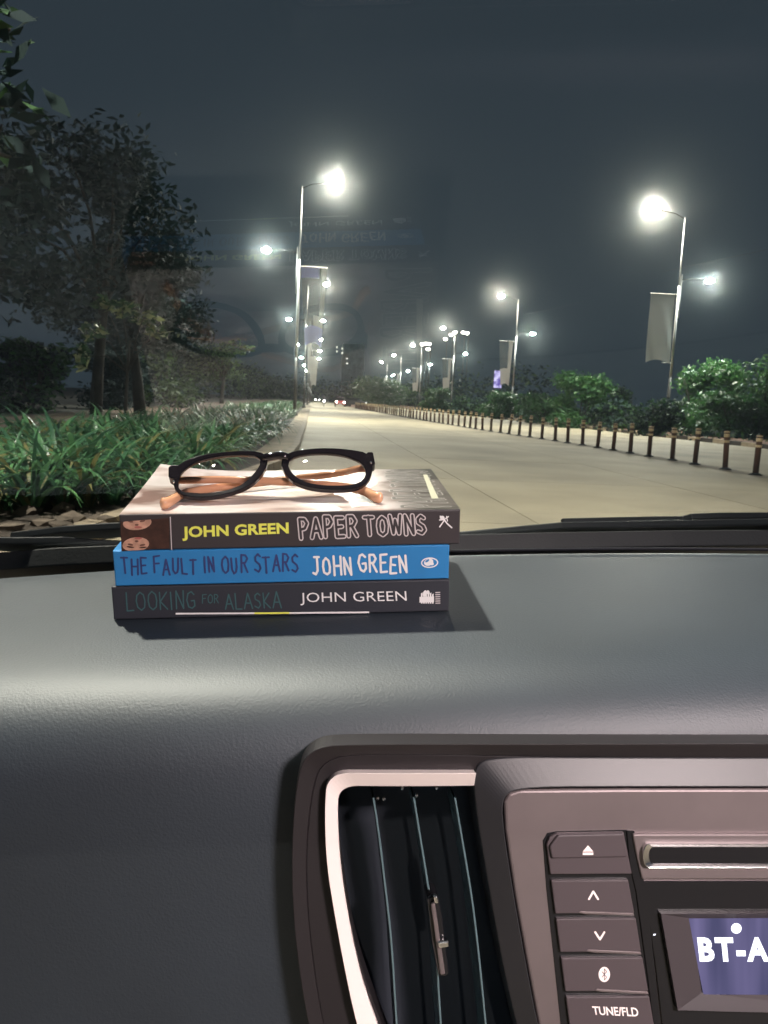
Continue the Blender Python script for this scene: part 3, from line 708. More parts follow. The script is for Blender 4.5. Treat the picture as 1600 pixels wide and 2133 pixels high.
mb.f = [(3, 2, 1, 0), (4, 5, 6, 7), (0, 1, 5, 4), (1, 2, 6, 5), (2, 3, 7, 6), (3, 0, 4, 7)]; mb.m = [0]*6
n_ = np.cross(q[2]-q[3], q[1]-q[3])
if n_.dot(WN) > 0: mb.f = [f[::-1] for f in mb.f]
ws = part(mb, 'windscreen', m); ws['label'] = 'raked windscreen glass mirroring the books faintly'
# cowl and wipers outside the glass
def ribbon_px(name, top, bot, o, thick, m, bevel=.0015):
    """a solid bar whose outline lies on a plane o metres outside the glass"""
    P = [ws_at(*p, o) for p in top + bot[::-1]]; n = len(P); mb = MB()
    mb.v = [tuple(p) for p in P] + [tuple(p - WN*thick) for p in P]
    mb.f = [tuple(range(n)), tuple(range(n, 2*n))[::-1]] + [(i, n+i, n+(i+1) % n, (i+1) % n) for i in range(n)]
    mb.m = [0]*len(mb.f); return part(mb, name, m, bevel=bevel)
ribbon_px('cowl', [(-120, 1160), (0, 1150), (120, 1140), (260, 1134), (420, 1128), (700, 1120), (940, 1113), (1150, 1108), (1400, 1104), (1760, 1102)],
          [(-120, 1260), (0, 1250), (260, 1230), (420, 1225), (700, 1215), (940, 1210), (1150, 1205), (1400, 1200), (1760, 1200)], -.002, .02, M['cowl'])
w1 = empty('wiper', parent=carE); w1['label'] = 'right wiper parked along the foot of the windscreen'
w2 = empty('wiper', parent=carE); w2['label'] = 'left wiper parked along the foot of the windscreen'
def rb(par, name, top, bot, o, th, m='rubber'):
    x = ribbon_px(name, top, bot, o, th, M[m]); x.parent = par; return x
rb(w1, 'wiper_blade', [(935, 1109), (1000, 1103), (1090, 1094), (1170, 1087), (1400, 1083), (1700, 1078)], [(935, 1113), (1000, 1113), (1090, 1110), (1170, 1106), (1400, 1103), (1700, 1100)], .012, .008)
rb(w1, 'wiper_arm', [(1168, 1081), (1172, 1079), (1300, 1076), (1422, 1074), (1440, 1069), (1500, 1067), (1700, 1066)], [(1168, 1090), (1172, 1091), (1300, 1090), (1422, 1089), (1440, 1090), (1500, 1092), (1700, 1094)], .026, .008)
rb(w1, 'wiper_highlight', [(1365, 1104), (1400, 1106), (1480, 1109), (1700, 1110)], [(1365, 1106), (1400, 1109), (1480, 1112), (1700, 1113)], .03, .003, 'steel')  # pale bar standing in for the highlight lines along the parked wiper
rb(w2, 'wiper_arm', [(22, 1108), (60, 1104), (130, 1095), (200, 1090), (300, 1084), (420, 1080)], [(22, 1116), (60, 1117), (130, 1112), (200, 1108), (300, 1103), (420, 1100)], .026, .008)
rb(w2, 'wiper_blade', [(-80, 1122), (0, 1118), (60, 1118), (130, 1117), (190, 1122), (300, 1128)], [(-80, 1136), (0, 1134), (60, 1136), (130, 1140), (190, 1142), (300, 1146)], .012, .008)

# ---------------- console face
TLT = math.radians(15)
PU = np.array([0, math.sin(TLT), math.cos(TLT)]); PN = np.array([0, -math.cos(TLT), math.sin(TLT)]); PR = np.array([1.0, 0, 0])
P0 = at_b(1000, 1556, .341)
def fp(px, py, h=0.0): return on_plane(px, py, P0 + PN*h, PN)
def smooth_loop(pts, it=2, closed=True):
    P = [np.array(p, float) for p in pts]
    for _ in range(it):
        Q = []; n = len(P)
        for i in range(n if closed else n-1):
            a, b = P[i], P[(i+1) % n]; Q += [a*.75+b*.25, a*.25+b*.75]
        if not closed: Q = [P[0]] + Q + [P[-1]]
        P = Q
    return P
def plate(name, loop, h0, h1, m, par=None, bevel=.0012, seg=3, smooth_it=0, mats=None):
    L = smooth_loop(loop, smooth_it) if smooth_it else loop
    top = [fp(p[0], p[1], h1) for p in L]; n = len(top); mb = MB()
    mb.v = [tuple(p) for p in top] + [tuple(p - PN*(h1-h0)) for p in top]
    mb.f = [tuple(range(n)), tuple(range(n, 2*n))[::-1]] + [(i, n+i, n+(i+1) % n, (i+1) % n) for i in range(n)]
    mb.m = [0]*len(mb.f); return mb.build(name, m, par or carE, bevel=bevel, seg=seg, angle=40)
def ringplate(name, outer, inner, h0, h1, hi, m, par=None, closed=True, bevel=.0008, seg=3):
    """band between two outlines with matching points: outer edge height h1, inner edge height hi, base h0"""
    n = len(outer); mb = MB()
    for p in outer: mb.v.append(tuple(fp(*p, h1)))
    for p in inner: mb.v.append(tuple(fp(*p, hi)))
    for p in outer: mb.v.append(tuple(fp(*p, h1) - PN*(h1-h0)))
    for p in inner: mb.v.append(tuple(fp(*p, hi) - PN*(hi-h0)))
    k = n if closed else n-1
    for i in range(k):
        j = (i+1) % n
        mb.f += [(i, j, n+j, n+i), (i, 2*n+i, 2*n+j, j), (n+i, n+j, 3*n+j, 3*n+i), (2*n+i, 3*n+i, 3*n+j, 2*n+j)]
    if not closed: mb.f += [(0, n, 3*n, 2*n), (n-1, 3*n-1, 4*n-1, 2*n-1)]
    mb.m = [0]*len(mb.f); return mb.build(name, m, par or carE, bevel=bevel, seg=seg, angle=40)
# smooth corner path helper : open polyline with rounded corners (chaikin)
def sp(pts, it=3): return [tuple(p) for p in smooth_loop(pts, it, closed=False)]
vent = empty('air_vent', parent=carE); vent['label'] = 'tall air vent with a pale satin ring and vertical vanes'
# housing: outer flange
fo = sp([(1900, 1548), (1500, 1549), (1100, 1550), (760, 1550), (640, 1556), (615, 1640), (606, 1800), (614, 1960), (640, 2133), (690, 2330)])
fi = sp([(1900, 1578), (1500, 1579), (1100, 1576), (775, 1570), (672, 1580), (648, 1655), (636, 1800), (646, 1960), (672, 2133), (722, 2330)])
ringplate('console_flange', fo, fi, -.02, .0045, .0015, M['bezel'], closed=False, bevel=.001)
# recessed black surround between flange and ring
si = sp([(1900, 1700), (1500, 1700), (1100, 1700), (760, 1700), (740, 1740), (745, 1800), (760, 1900), (770, 1980), (790, 2133), (830, 2330)])
ringplate('console_surround', fi, [(x, y) for x, y in sp([(1900, 1640), (1500, 1640), (1000, 1640), (800, 1632), (706, 1630), (702, 1700), (716, 1830), (744, 1990), (800, 2150), (880, 2330)])], -.02, .0012, -.001, M['bezel'], vent, closed=False, bevel=.0004)
# satin ring
ro = sp([(992, 1611), (900, 1611), (780, 1611), (682, 1610), (676, 1690), (680, 1800), (696, 1900), (718, 2020), (742, 2133), (800, 2330)])
ri = sp([(988, 1637), (900, 1638), (790, 1638), (706, 1637), (703, 1700), (709, 1800), (724, 1900), (748, 2020), (785, 2133), (868, 2330)])
ringplate('vent_ring', ro, ri, -.008, .0058, .0016, M['ring'], vent, closed=False, bevel=.0007)
# dark cavity
cav = [(1075, 1600), (700, 1600), (690, 1700), (700, 1850), (730, 2000), (775, 2133), (860, 2350), (1220, 2350), (1120, 2133), (1075, 1800)]
mb = MB()
t_ = [fp(*p, .0) for p in cav]; b_ = [fp(*p, -.07) for p in cav]; n = len(cav)
mb.v = [tuple(p) for p in t_] + [tuple(p) for p in b_]; mb.f = [(i, (i+1) % n, n+(i+1) % n, n+i) for i in range(n)] + [tuple(range(n, 2*n))]; mb.m = [0]*len(mb.f)
mb.build('vent_cavity', mat('duct_plastic', (.07, .08, .105), .8, spec=.3), vent)
def vane(path, name='vane'):
    mb = MB(); P = smooth_loop([np.array(p, float) for p in path], 2, closed=False); n = len(P)
    for x, y_ in P:
        for dx, h in ((-2.2, -.004), (2.2, -.004), (2.2, -.030), (-2.2, -.030)):
            q = fp(x, y_, -.004) + PR*dx*.00022 - PN*(-.004-h); mb.v.append(tuple(q))
    for i in range(n-1):
        for k in range(4): mb.f.append((i*4+k, i*4+(k+1) % 4, (i+1)*4+(k+1) % 4, (i+1)*4+k)); mb.m.append(0)
    return mb.build(name, M['vane'], vent, bevel=.0003, seg=2)
vane([(778, 1662), (790, 1740), (803, 1850), (816, 1960), (826, 2133), (840, 2330)])
vane([(862, 1660), (875, 1740), (893, 1850), (908, 1960), (918, 2133), (934, 2330)])
vane([(948, 1662), (965, 1760), (985, 1880), (999, 2000), (1012, 2133), (1030, 2330)])
# vane pivots and knob
mb = MB()
for px, py in ((787, 1663), (800, 1664), (868, 1657), (838, 1641), (910, 1641)):
    q = fp(px, py, -.003); mb.lathe([(.0006, -.0008), (.0009, 0), (.0006, .0008)], 8, o=q)
mb.build('pivot', M['chrome'], vent)
plate('vent_knob', [(890, 1872), (900, 1864), (914, 1868), (922, 1910), (936, 2028), (930, 2036), (914, 2034), (900, 1960)], -.012, .003, M['black'], vent, bevel=.0012)
plate('knob_rib', [(898, 1885), (906, 1880), (928, 2030), (918, 2032)], .003, .0052, M['silver'], vent, bevel=.0006)
plate('knob_grip', [(912, 1962), (935, 1960), (936, 1974), (915, 1977)], .003, .0068, M['chrome'], vent, bevel=.0009)
plate('knob_tip', [(903, 1866), (912, 1866), (915, 1883), (906, 1884)], .003, .006, M['chrome'], vent, bevel=.0009)

# ---------------- stereo housing and stereo
ho_ = sp([(1900, 1578), (1500, 1578), (1200, 1577), (1040, 1576), (985, 1590), (990, 1680), (1018, 1850), (1045, 2000), (1075, 2133), (1125, 2330)])
hi_ = sp([(1900, 1640), (1500, 1640), (1240, 1640), (1085, 1642), (1046, 1660), (1050, 1730), (1070, 1860), (1095, 2000), (1120, 2133), (1170, 2330)])
ringplate('console_cowl', ho_, hi_, -.02, .0015, .007, M['trim'], closed=False, bevel=.001)
st = empty('car_stereo', parent=carE); st['label'] = 'bronze-grey car stereo with a button column, disc slot and lit display'
# fascia with opening made of two plates: left/top silver field
plate('fascia', [(1900, 1643), (1300, 1643), (1085, 1645), (1060, 1652), (1050, 1672), (1053, 1730), (1072, 1860), (1097, 2000), (1122, 2133), (1170, 2340), (1900, 2340)], -.01, .0050, M['silver'], st, bevel=.0015)
# button column with gaps
plate('button_well', [(1131, 1752), (1140, 1736), (1160, 1732), (1306, 1729), (1322, 1790), (1352, 2020), (1385, 2350), (1200, 2350), (1168, 2133), (1138, 1850)], .004, .0054, M['black'], st, bevel=.0004)
cx_l = lambda y_: 1136 + (y_-1760)*.0 + (0 if y_ < 1760 else (y_-1760)*.127)
def button(y0, y1, xr0, xr1, step, lab, icon, mi='icon'):
    x0, x1 = cx_l(y0)+3, cx_l(y1)+3
    lp = [(x0, y0), (xr0, y0-1), (xr1, y1-1), (x1, y1)]
    if y0 < 1750: lp = [(x0+22, y0), (xr0, y0-2), (xr1, y1-1), (x1, y1), (x0, y0+24), (x0+6, y0+8)]
    o = plate('button', lp, .0050, .0072, M['button'], st, bevel=.0007); o['label'] = lab
    # raised icon, printed on the face, joined in one mesh
    mbi = MB()
    def pl(points, mi_=1, h=.00735):
        P = [fp(*p, h) for p in points]; mbi.add(P, [tuple(range(len(P)))], mi_)
    def ln(points, w):
        R_ = ribbon([(p[0], p[1]) for p in points], w)
        for q in R_: pl(q)
    icon(pl, ln)
    me = o.data; k = len(me.vertices)
    bm = bmesh.new(); bm.from_mesh(me)
    for f in mbi.f:
        vs = [bm.verts.new(mbi.v[i]) for i in f]; ff = bm.faces.new(vs); ff.material_index = 1
    bm.to_mesh(me); bm.free(); me.materials.append(M[mi]); o.modifiers['b'].width = .0006
    return o
def ribbon(pts, w):
    """2D polyline -> list of quads + end discs"""
    out = []; P = [np.array(p, float) for p in pts]
    for a, b in zip(P, P[1:]):
        d = b-a; L = np.linalg.norm(d)
        if L < 1e-9: continue
        d /= L; nrm = np.array([-d[1], d[0]])*w/2
        out.append([tuple(a+nrm), tuple(b+nrm), tuple(b-nrm), tuple(a-nrm)])
    for p in P:
        out.append([tuple(p+w/2*np.array([math.cos(q), math.sin(q)])) for q in np.linspace(0, 2*math.pi, 9)[:-1]])
    return out
def ic_eject(pl, ln): pass
def ic_up(pl, ln): ln([(1227, 1873), (1236, 1857), (1246, 1873)], 4.2)
def ic_dn(pl, ln): ln([(1240, 1942), (1250, 1957), (1259, 1942)], 4.2)
def ic_bt(pl, ln):
    pl([(1259+12*math.cos(q), 2030+16*math.sin(q)) for q in np.linspace(0, 2*math.pi, 17)[:-1]])
button(1736, 1822, 1300, 1317, 0, 'top stereo button with the eject mark', ic_eject)
button(1834, 1904, 1309, 1322, 0, 'stereo button with the up arrow', ic_up)
button(1914, 1984, 1325, 1336, 0, 'stereo button with the down arrow', ic_dn)
button(1996, 2066, 1339, 1351, 0, 'stereo button with the oval wireless mark', ic_bt)
o = button(2077, 2240, 1353, 1380, 0, 'lowest stereo button reading TUNE/FLD', lambda pl, ln: None)
mbi = MB()   # the wireless rune inside its oval
def decal_px(name, polys, h, m, par):
    mb = MB()
    for q in polys: P = [fp(*p, h) for p in q]; mb.add(P, [tuple(range(len(P)))])
    return mb.build(name, m, par)
rune = []
for a, b in [((1254, 2024), (1264, 2036)), ((1264, 2036), (1259, 2042)), ((1259, 2042), (1259, 2018)), ((1259, 2018), (1264, 2024)), ((1264, 2024), (1254, 2036))]: rune += ribbon([a, b], 1.3)[:1]
decal_px('wireless_rune', rune, .0075, M['button'], st)
# pressed step under the eject mark, and thin light ledges between buttons
plate('eject_pad', [(1163, 1739), (1299, 1736), (1309, 1786), (1150, 1789), (1145, 1764)], .0070, .0086, M['button'], st, bevel=.0008)
decal_px('eject_mark', [[(1214, 1774), (1225, 1761), (1236, 1774)], [(1214, 1776), (1236, 1776), (1236, 1781), (1214, 1781)]], .0088, M['icon'], st)
for (x0, y0, x1, y1) in ((1206, 1900, 1322, 1905), (1222, 1980, 1337, 1986), (1240, 2062, 1352, 2069)):
    plate('button_ledge', [(x0+4, y0-1.5), (x1-2, y1-2.5), (x1, y1+3), (x0+14, y0+5), (x0, y0+2)], .0055, .0076, M['silver'], st, bevel=.0003)
# dark slanted divider, disc slot panel, black glass, display
plate('divider', [(1306, 1730), (1322, 1731), (1330, 1790), (1342, 1835), (1352, 1900), (1400, 2340), (1386, 2340), (1350, 2040), (1326, 1860), (1312, 1800)], .004, .0062, M['black'], st, bevel=.0004)
plate('slot_panel', [(1318, 1738), (1330, 1737), (1900, 1737), (1900, 1832), (1338, 1832), (1328, 1790)], .0045, .0074, M['silver'], st, bevel=.0008)
sl_o = [(1352+12*math.cos(q), 1783+25*math.sin(q)) for q in np.linspace(math.pi*1.5, math.pi*.5, 12)]
sl_o = [(1900, 1758)] + sl_o + [(1900, 1808)]
sl_i = [(1900, 1765)] + [(1362+9*math.cos(q), 1783+18*math.sin(q)) for q in np.linspace(math.pi*1.5, math.pi*.5, 12)] + [(1900, 1801)]
ringplate('slot_rim', sl_o, sl_i, .005, .0100, .0085, M['chrome'], st, closed=False, bevel=.0005)
plate('disc_slot', sl_i, .007, .0078, M['black'], st, bevel=.0001)
plate('display_glass', [(1340, 1836), (1900, 1836), (1900, 2340), (1404, 2340), (1366, 2010)], .0045, .0062, M['black'], st, bevel=.0004)
ringplate('display_frame', [(1377, 1904), (1900, 1902), (1900, 2118), (1412, 2105)], [(1440, 1914), (1900, 1912), (1900, 2070), (1462, 2068)], .006, .0088, .0064, M['trim2'], st, closed=True, bevel=.0003)
m = bpy.data.materials.new('lcd'); m.use_nodes = True; nt = m.node_tree; nt.nodes.remove(nt.nodes['Principled BSDF']); em = nt.nodes.new('ShaderNodeEmission')
tc = nt.nodes.new('ShaderNodeTexCoord'); mp = nt.nodes.new('ShaderNodeMapping'); mp.inputs['Scale'].default_value = (90, .5, 8)
n_ = nt.nodes.new('ShaderNodeTexNoise'); n_.inputs['Scale'].default_value = 1; n_.inputs['Detail'].default_value = 2
rr = nt.nodes.new('ShaderNodeValToRGB'); rr.color_ramp.elements[0].position = .35; rr.color_ramp.elements[0].color = (.075, .075, .16, 1)
rr.color_ramp.elements[1].position = .68; rr.color_ramp.elements[1].color = (.18, .16, .32, 1)
nt.links.new(tc.outputs['Object'], mp.inputs[0]); nt.links.new(mp.outputs[0], n_.inputs[0]); nt.links.new(n_.outputs[0], rr.inputs[0]); nt.links.new(rr.outputs[0], em.inputs[0]); em.inputs[1].default_value = 1.0
nt.links.new(em.outputs[0], nt.nodes['Material Output'].inputs[0])
plate('display', [(1434, 1910), (1900, 1908), (1900, 2074), (1466, 2072)], .0058, .0066, m, st, bevel=.0001)

# text helpers ------------------------------------------------------
def text_polys(txt, offset=0.0, spacing=1.0):
    cu = bpy.data.curves.new('t', 'FONT'); cu.body = txt; cu.size = 1.0; cu.offset = offset; cu.space_character = spacing; cu.resolution_u = 3
    ob = bpy.data.objects.new('t', cu); C.objects.link(ob)
    dg = bpy.context.evaluated_depsgraph_get(); me = bpy.data.meshes.new_from_object(ob.evaluated_get(dg))
    V = np.array([v.co[:2] for v in me.vertices]); Fc = [tuple(p.vertices) for p in me.polygons]
    bpy.data.objects.remove(ob); bpy.data.curves.remove(cu); bpy.data.meshes.remove(me)
    V -= V.min(0); V /= V.max(0); return V, Fc       # unit box
def text_on(name, txt, mapf, m, par, offset=0.0, spacing=1.0):
    V, Fc = text_polys(txt, offset, spacing); mb = MB(); mb.v = [tuple(mapf(u, v)) for u, v in V]; mb.f = Fc; mb.m = [0]*len(Fc)
    return mb.build(name, m, par)
def quadmap(c00, c10, c11, c01, f):  # bottom-left, bottom-right, top-right, top-left pixels
    A = [np.array(c, float) for c in (c00, c10, c11, c01)]
    def g(u, v):
        p = A[0]*(1-u)*(1-v)+A[1]*u*(1-v)+A[2]*u*v+A[3]*(1-u)*v; return f(p[0], p[1])
    return g
text_on('lettering', 'TUNE/FLD', quadmap((1236, 2114), (1331, 2118), (1328, 2099), (1233, 2096), lambda x, y_: fp(x, y_, .00735)), M['icon'], st, .02)
text_on('display_lettering', 'BT-AUDIO', quadmap((1458, 2004), (1770, 2004), (1770, 1952), (1452, 1952), lambda x, y_: fp(x, y_, .0069)), M['glyph'], st, .045, 1.22)
decal_px('display_dot', [[(1534+11*math.cos(q), 1934+11*math.sin(q)) for q in np.linspace(0, 2*math.pi, 17)[:-1]]], .0069, M['glyph'], st)
decal_px('pin_prick_lamp', [[(1361, 1946), (1366, 1945), (1366, 1948), (1361, 1949)]], .0064, M['glyph'], st)

# cabin lamp on the headlining above and behind
rl = MB(); rl.box((-.6, -.75, .30), (1.0, -.10, .32)); part(rl, 'headlining', M['dash'])
cl_ = empty('cabin_lamp', parent=carE)
MB().box((.36, -.29, .278), (.58, -.15, .2995)).build('lamp_housing', M['silver'], cl_, bevel=.004)
MB().box((.38, -.27, .270), (.56, -.17, .2775)).build('lamp_lens', emission('cabin_bulb', (1, .85, .83), CABIN), cl_)

# ================================================================== BOOKS
def carobj(name, label, cat, group=None):
    o = empty(name); o.matrix_world = CARM; tag(o, label, cat, group); return o
STROKES = {
 'A': [[(0, 0), (.45, 1), (.9, 0)], [(.2, .36), (.72, .36)]], 'D': [[(.05, 0), (.05, 1), (.5, .92), (.8, .5), (.5, .05), (.05, 0)]],
 'E': [[(.75, 1), (.05, 1), (.05, 0), (.75, 0)], [(.05, .52), (.6, .52)]], 'F': [[(.75, 1), (.08, .96), (.05, 0)], [(.05, .52), (.62, .56)]],
 'G': [[(.82, .82), (.55, 1), (.2, .88), (.04, .5), (.2, .1), (.55, 0), (.82, .15), (.82, .45), (.5, .45)]],
 'H': [[(.05, 0), (.05, 1)], [(.8, 0), (.8, 1)], [(.05, .5), (.8, .52)]], 'I': [[(.1, 0), (.1, 1)]],
 'J': [[(.6, 1), (.58, .2), (.35, 0), (.05, .12)], [(.3, 1), (.85, 1)]], 'K': [[(.05, 0), (.05, 1)], [(.75, 1), (.08, .45), (.78, 0)]],
 'L': [[(.05, 1), (.05, 0), (.7, 0)]], 'N': [[(.05, 0), (.05, 1), (.75, 0), (.75, 1)]],
 'O': [[(.45, 1), (.12, .82), (.03, .5), (.12, .15), (.45, 0), (.78, .15), (.87, .5), (.78, .84), (.45, 1)]],
 'P': [[(.06, 0), (.05, 1), (.5, .98), (.75, .75), (.5, .5), (.06, .45)]], 'R': [[(.05, 0), (.05, 1), (.5, .98), (.72, .76), (.5, .54), (.06, .5)], [(.35, .5), (.8, 0)]],
 'S': [[(.72, .86), (.45, 1), (.12, .84), (.14, .6), (.6, .42), (.72, .2), (.45, 0), (.05, .12)]],
 'T': [[(.4, 0), (.42, 1)], [(0, 1), (.85, 1)]], 'U': [[(.05, 1), (.08, .25), (.35, 0), (.65, .1), (.75, .4), (.75, 1)]],
 'W': [[(0, 1), (.25, 0), (.5, .75), (.78, 0), (1.02, 1)]], 'C': [[(.8, .85), (.5, 1), (.12, .8), (.03, .5), (.15, .12), (.5, 0), (.8, .15)]],
}
WID = {'I': .25, 'L': .75, 'W': 1.05, 'E': .8, 'F': .78, 'K': .8, 'P': .78, 'N': .82, 'S': .78}
def hand(txt, gap=.28, space=.6, jit=.05, seed=1, small=None):
    rg = random.Random(seed); out = []; x = 0
    for ch in txt:
        if ch == ' ': x += space; continue
        w = WID.get(ch, .88); sc = 1+rg.uniform(-jit, jit); dy = rg.uniform(-jit, jit); sl = rg.uniform(-jit, jit)
        for s in STROKES[ch]: out.append([(x+px*sc+py*sl+rg.uniform(-jit, jit)*.3, dy+py*sc+rg.uniform(-jit, jit)*.3) for px, py in s])
        x += w+gap
    W_ = x-gap
    return [[(px/W_, py) for px, py in s] for s in out], W_
def hand_on(name, txt, mapf, aspect, w, m, par, outline=None, m2=None, **k):
    """mapf(u,v,lift). aspect = width/height of the box in real units; w = stroke width relative to letter height"""
    st_, _ = hand(txt, **k); mb = MB()
    def put(width, lift, mi):
        z = 0
        for s in st_:
            for q in ribbon([(px*aspect, py) for px, py in s], width):
                P = [mapf(px/aspect, py, lift + (z % 7)*.000004) for px, py in q]; mb.add(P, [tuple(range(len(P)))], mi); z += 1
    put(w, 0, 0)
    if outline: put(outline, .00006, 1)
    return mb.build(name, [m, m2] if m2 else m, par)
B0 = .46
def book_geo(par, a0, a1, c0, c1, cover, depth=.129, th=.0005, lift=0.0, cov_round=.001):
    # page block, three open sides showing paper
    pb = MB().box((a0+.0015, B0+.0015, c0+th), (a1-.0015, B0+depth-.002, c1-th)); pb.build('page_block', M['page'], par)
    # wrap cover: back board, spine, front board as one folded sheet with thickness
    mb = MB(); n = 12
    def sheet_(f, flip=False):
        vs = []
        for i in range(n+1):
            for j in range(2): vs.append(f(i/n, j))
        return vs
    # front (top) board with slight sag/curl at the far-left corner
    nu, nv = 12, 8; V = []; F_ = []
    for side in (0, 1):
        for j in range(nv+1):
            for i in range(nu+1):
                u, v = i/nu, j/nv
                curl = lift*max(0, 1-u*3.2)**2*v**1.5
                V.append((a0+(a1-a0)*u, B0+depth*v, c1+curl-(th if side else 0)))
    k = (nu+1)*(nv+1)
    for j in range(nv):
        for i in range(nu):
            a = j*(nu+1)+i; F_.append((a, a+1, a+nu+2, a+nu+1)); F_.append((k+a, k+a+nu+1, k+a+nu+2, k+a+1))
    for i in range(nu): F_.append((nv*(nu+1)+i, nv*(nu+1)+i+1, k+nv*(nu+1)+i+1, k+nv*(nu+1)+i))
    for j in range(nv):
        F_.append((j*(nu+1), (j+1)*(nu+1), k+(j+1)*(nu+1), k+j*(nu+1))); F_.append((j*(nu+1)+nu, k+j*(nu+1)+nu, k+(j+1)*(nu+1)+nu, (j+1)*(nu+1)+nu))
    f = MB(); f.add(V, F_); fo_ = f.build('front_cover', cover[0], par, smooth=False)
    MB().box((a0, B0, c0), (a1, B0+depth, c0+th)).build('back_cover', cover[1], par)
    s = MB().box((a0, B0-.0006, c0-.00005), (a1, B0+.0012, c1+.00005)); s.build('spine', cover[1], par, bevel=.0013, seg=3, angle=60)
    return fo_
# cover art for the top book : procedural wash of pale pink, skin and brown with a grey-green band at the right
m = bpy.data.materials.new('cover_art'); m.use_nodes = True; nt = m.node_tree; p = nt.nodes['Principled BSDF']; p.inputs['Roughness'].default_value = .32; p.inputs['Coat Weight'].default_value = .3
tc = nt.nodes.new('ShaderNodeTexCoord'); n_ = nt.nodes.new('ShaderNodeTexNoise'); n_.inputs['Scale'].default_value = 16; n_.inputs['Detail'].default_value = 3; n_.inputs['Distortion'].default_value = 1.2
mp = nt.nodes.new('ShaderNodeMapping'); mp.inputs['Scale'].default_value = (.8, 1.5, 1); nt.links.new(tc.outputs['Object'], mp.inputs[0]); nt.links.new(mp.outputs[0], n_.inputs[0])
r1 = nt.nodes.new('ShaderNodeValToRGB'); E_ = r1.color_ramp.elements
E_[0].position = .36; E_[0].color = (.20, .12, .10, 1); E_[1].position = .56; E_[1].color = (.66, .58, .57, 1); x = E_.new(.45); x.color = (.46, .36, .33, 1)
nt.links.new(n_.outputs[0], r1.inputs[0])
sx = nt.nodes.new('ShaderNodeSeparateXYZ'); nt.links.new(tc.outputs['Object'], sx.inputs[0])
mr = nt.nodes.new('ShaderNodeMapRange'); mr.inputs[1].default_value = .035; mr.inputs[2].default_value = .060; nt.links.new(sx.outputs[0], mr.inputs[0])
r2 = nt.nodes.new('ShaderNodeValToRGB'); r2.color_ramp.elements[0].color = (.06, .055, .045, 1); r2.color_ramp.elements[1].color = (.15, .13, .115, 1)
r2.color_ramp.elements[0].position = .4; r2.color_ramp.elements[1].position = .6; nt.links.new(n_.outputs[0], r2.inputs[0])
mx = nt.nodes.new('ShaderNodeMix'); mx.data_type = 'RGBA'; nt.links.new(mr.outputs[0], mx.inputs[0]); nt.links.new(r1.outputs[0], mx.inputs[6]); nt.links.new(r2.outputs[0], mx.inputs[7])
nt.links.new(mx.outputs[2], p.inputs['Base Color'])
M['art'] = m
Bgrp = 'paperback books stacked on the dashboard'
bk1 = carobj('book', 'top paperback with charcoal spine, yellow and outlined lettering and a photo strip', 'book', Bgrp)
bk2 = carobj('book', 'middle paperback with bright blue spine and brushed navy and white lettering', 'book', Bgrp)
bk3 = carobj('book', 'bottom paperback with black spine, thin teal title and plain white lettering', 'book', Bgrp)
book_geo(bk1, -.1172, .0836, -.1357, -.1142, (M['art'], M['b_dark']), lift=.006)
book_geo(bk2, -.1225, .0775, -.1578, -.1362, (M['b_blue'], M['b_blue']))
book_geo(bk3, -.1250, .0780, -.1790, -.1583, (M['b_black'], M['b_black']))
SB = B0-.0009
spn = lambda x, y_, l=0.0: at_b(x, y_, SB) - np.array([0, l, 0])
def qm(c00, c10, c11, c01):
    A = [np.array(c, float) for c in (c00, c10, c11, c01)]
    def g(u, v, l=0.0):
        p = A[0]*(1-u)*(1-v)+A[1]*u*(1-v)+A[2]*u*v+A[3]*(1-u)*v; return spn(p[0], p[1], l)
    return g
text_on('author_lettering', 'JOHN GREEN', qm((380, 1127), (602, 1118), (601, 1088), (379, 1097)), M['yellow_ink'], bk1, .035, 1.02)
hand_on('title_lettering', 'PAPER TOWNS', qm((626, 1122), (887, 1110), (884, 1073), (623, 1080)), 6.6, .26, M['pink_ink'], bk1, outline=.13, m2=M['b_dark'], gap=.34, space=.45, seed=3)
text_on('author_lettering', 'JOHN GREEN', qm((626, 1261), (848, 1258), (846, 1231), (625, 1235)), M['white_ink'], bk3, -.002, 1.02)
hand_on('title_lettering', 'LOOKING', qm((264, 1273), (408, 1268), (406, 1232), (261, 1236)), 3.9, .075, M['teal_ink'], bk3, seed=5, jit=.04)
hand_on('title_lettering', 'FOR', qm((421, 1257), (456, 1256), (456, 1238), (421, 1239)), 2.0, .11, M['teal_ink'], bk3, seed=6, jit=.03)
hand_on('title_lettering', 'ALASKA', qm((470, 1268), (585, 1266), (583, 1234), (468, 1237)), 3.7, .085, M['teal_ink'], bk3, seed=7, jit=.04)
hand_on('title_lettering', 'THE FAULT IN OUR STARS', qm((255, 1196), (621, 1192), (620, 1158), (253, 1163)), 10.8, .115, M['navy_ink'], bk2, seed=8, gap=.34, space=.55, jit=.09)
hand_on('author_lettering', 'JOHN GREEN', qm((652, 1196), (848, 1190), (847, 1156), (650, 1160)), 5.6, .135, M['white_ink'], bk2, seed=9, gap=.34, space=.5, jit=.09)
def spine_decal(name, polys, m, par, l=0.0001):
    mb = MB()
    ms = m if isinstance(m, list) else [m]
    for i, q in enumerate(polys):
        mi = 0
        if isinstance(q, tuple): q, mi = q
        P = [spn(x, y_, l+.00002*i) for x, y_ in q]; mb.add(P, [tuple(range(len(P)))], mi)
    return mb.build(name, ms, par)
ell = lambda cx_, cy_, rx, ry, n=20, r=0: [(cx_+rx*math.cos(q)*math.cos(r)-ry*math.sin(q)*math.sin(r), cy_+rx*math.cos(q)*math.sin(r)+ry*math.sin(q)*math.cos(r)) for q in np.linspace(0, 2*math.pi, n+1)[:-1]]
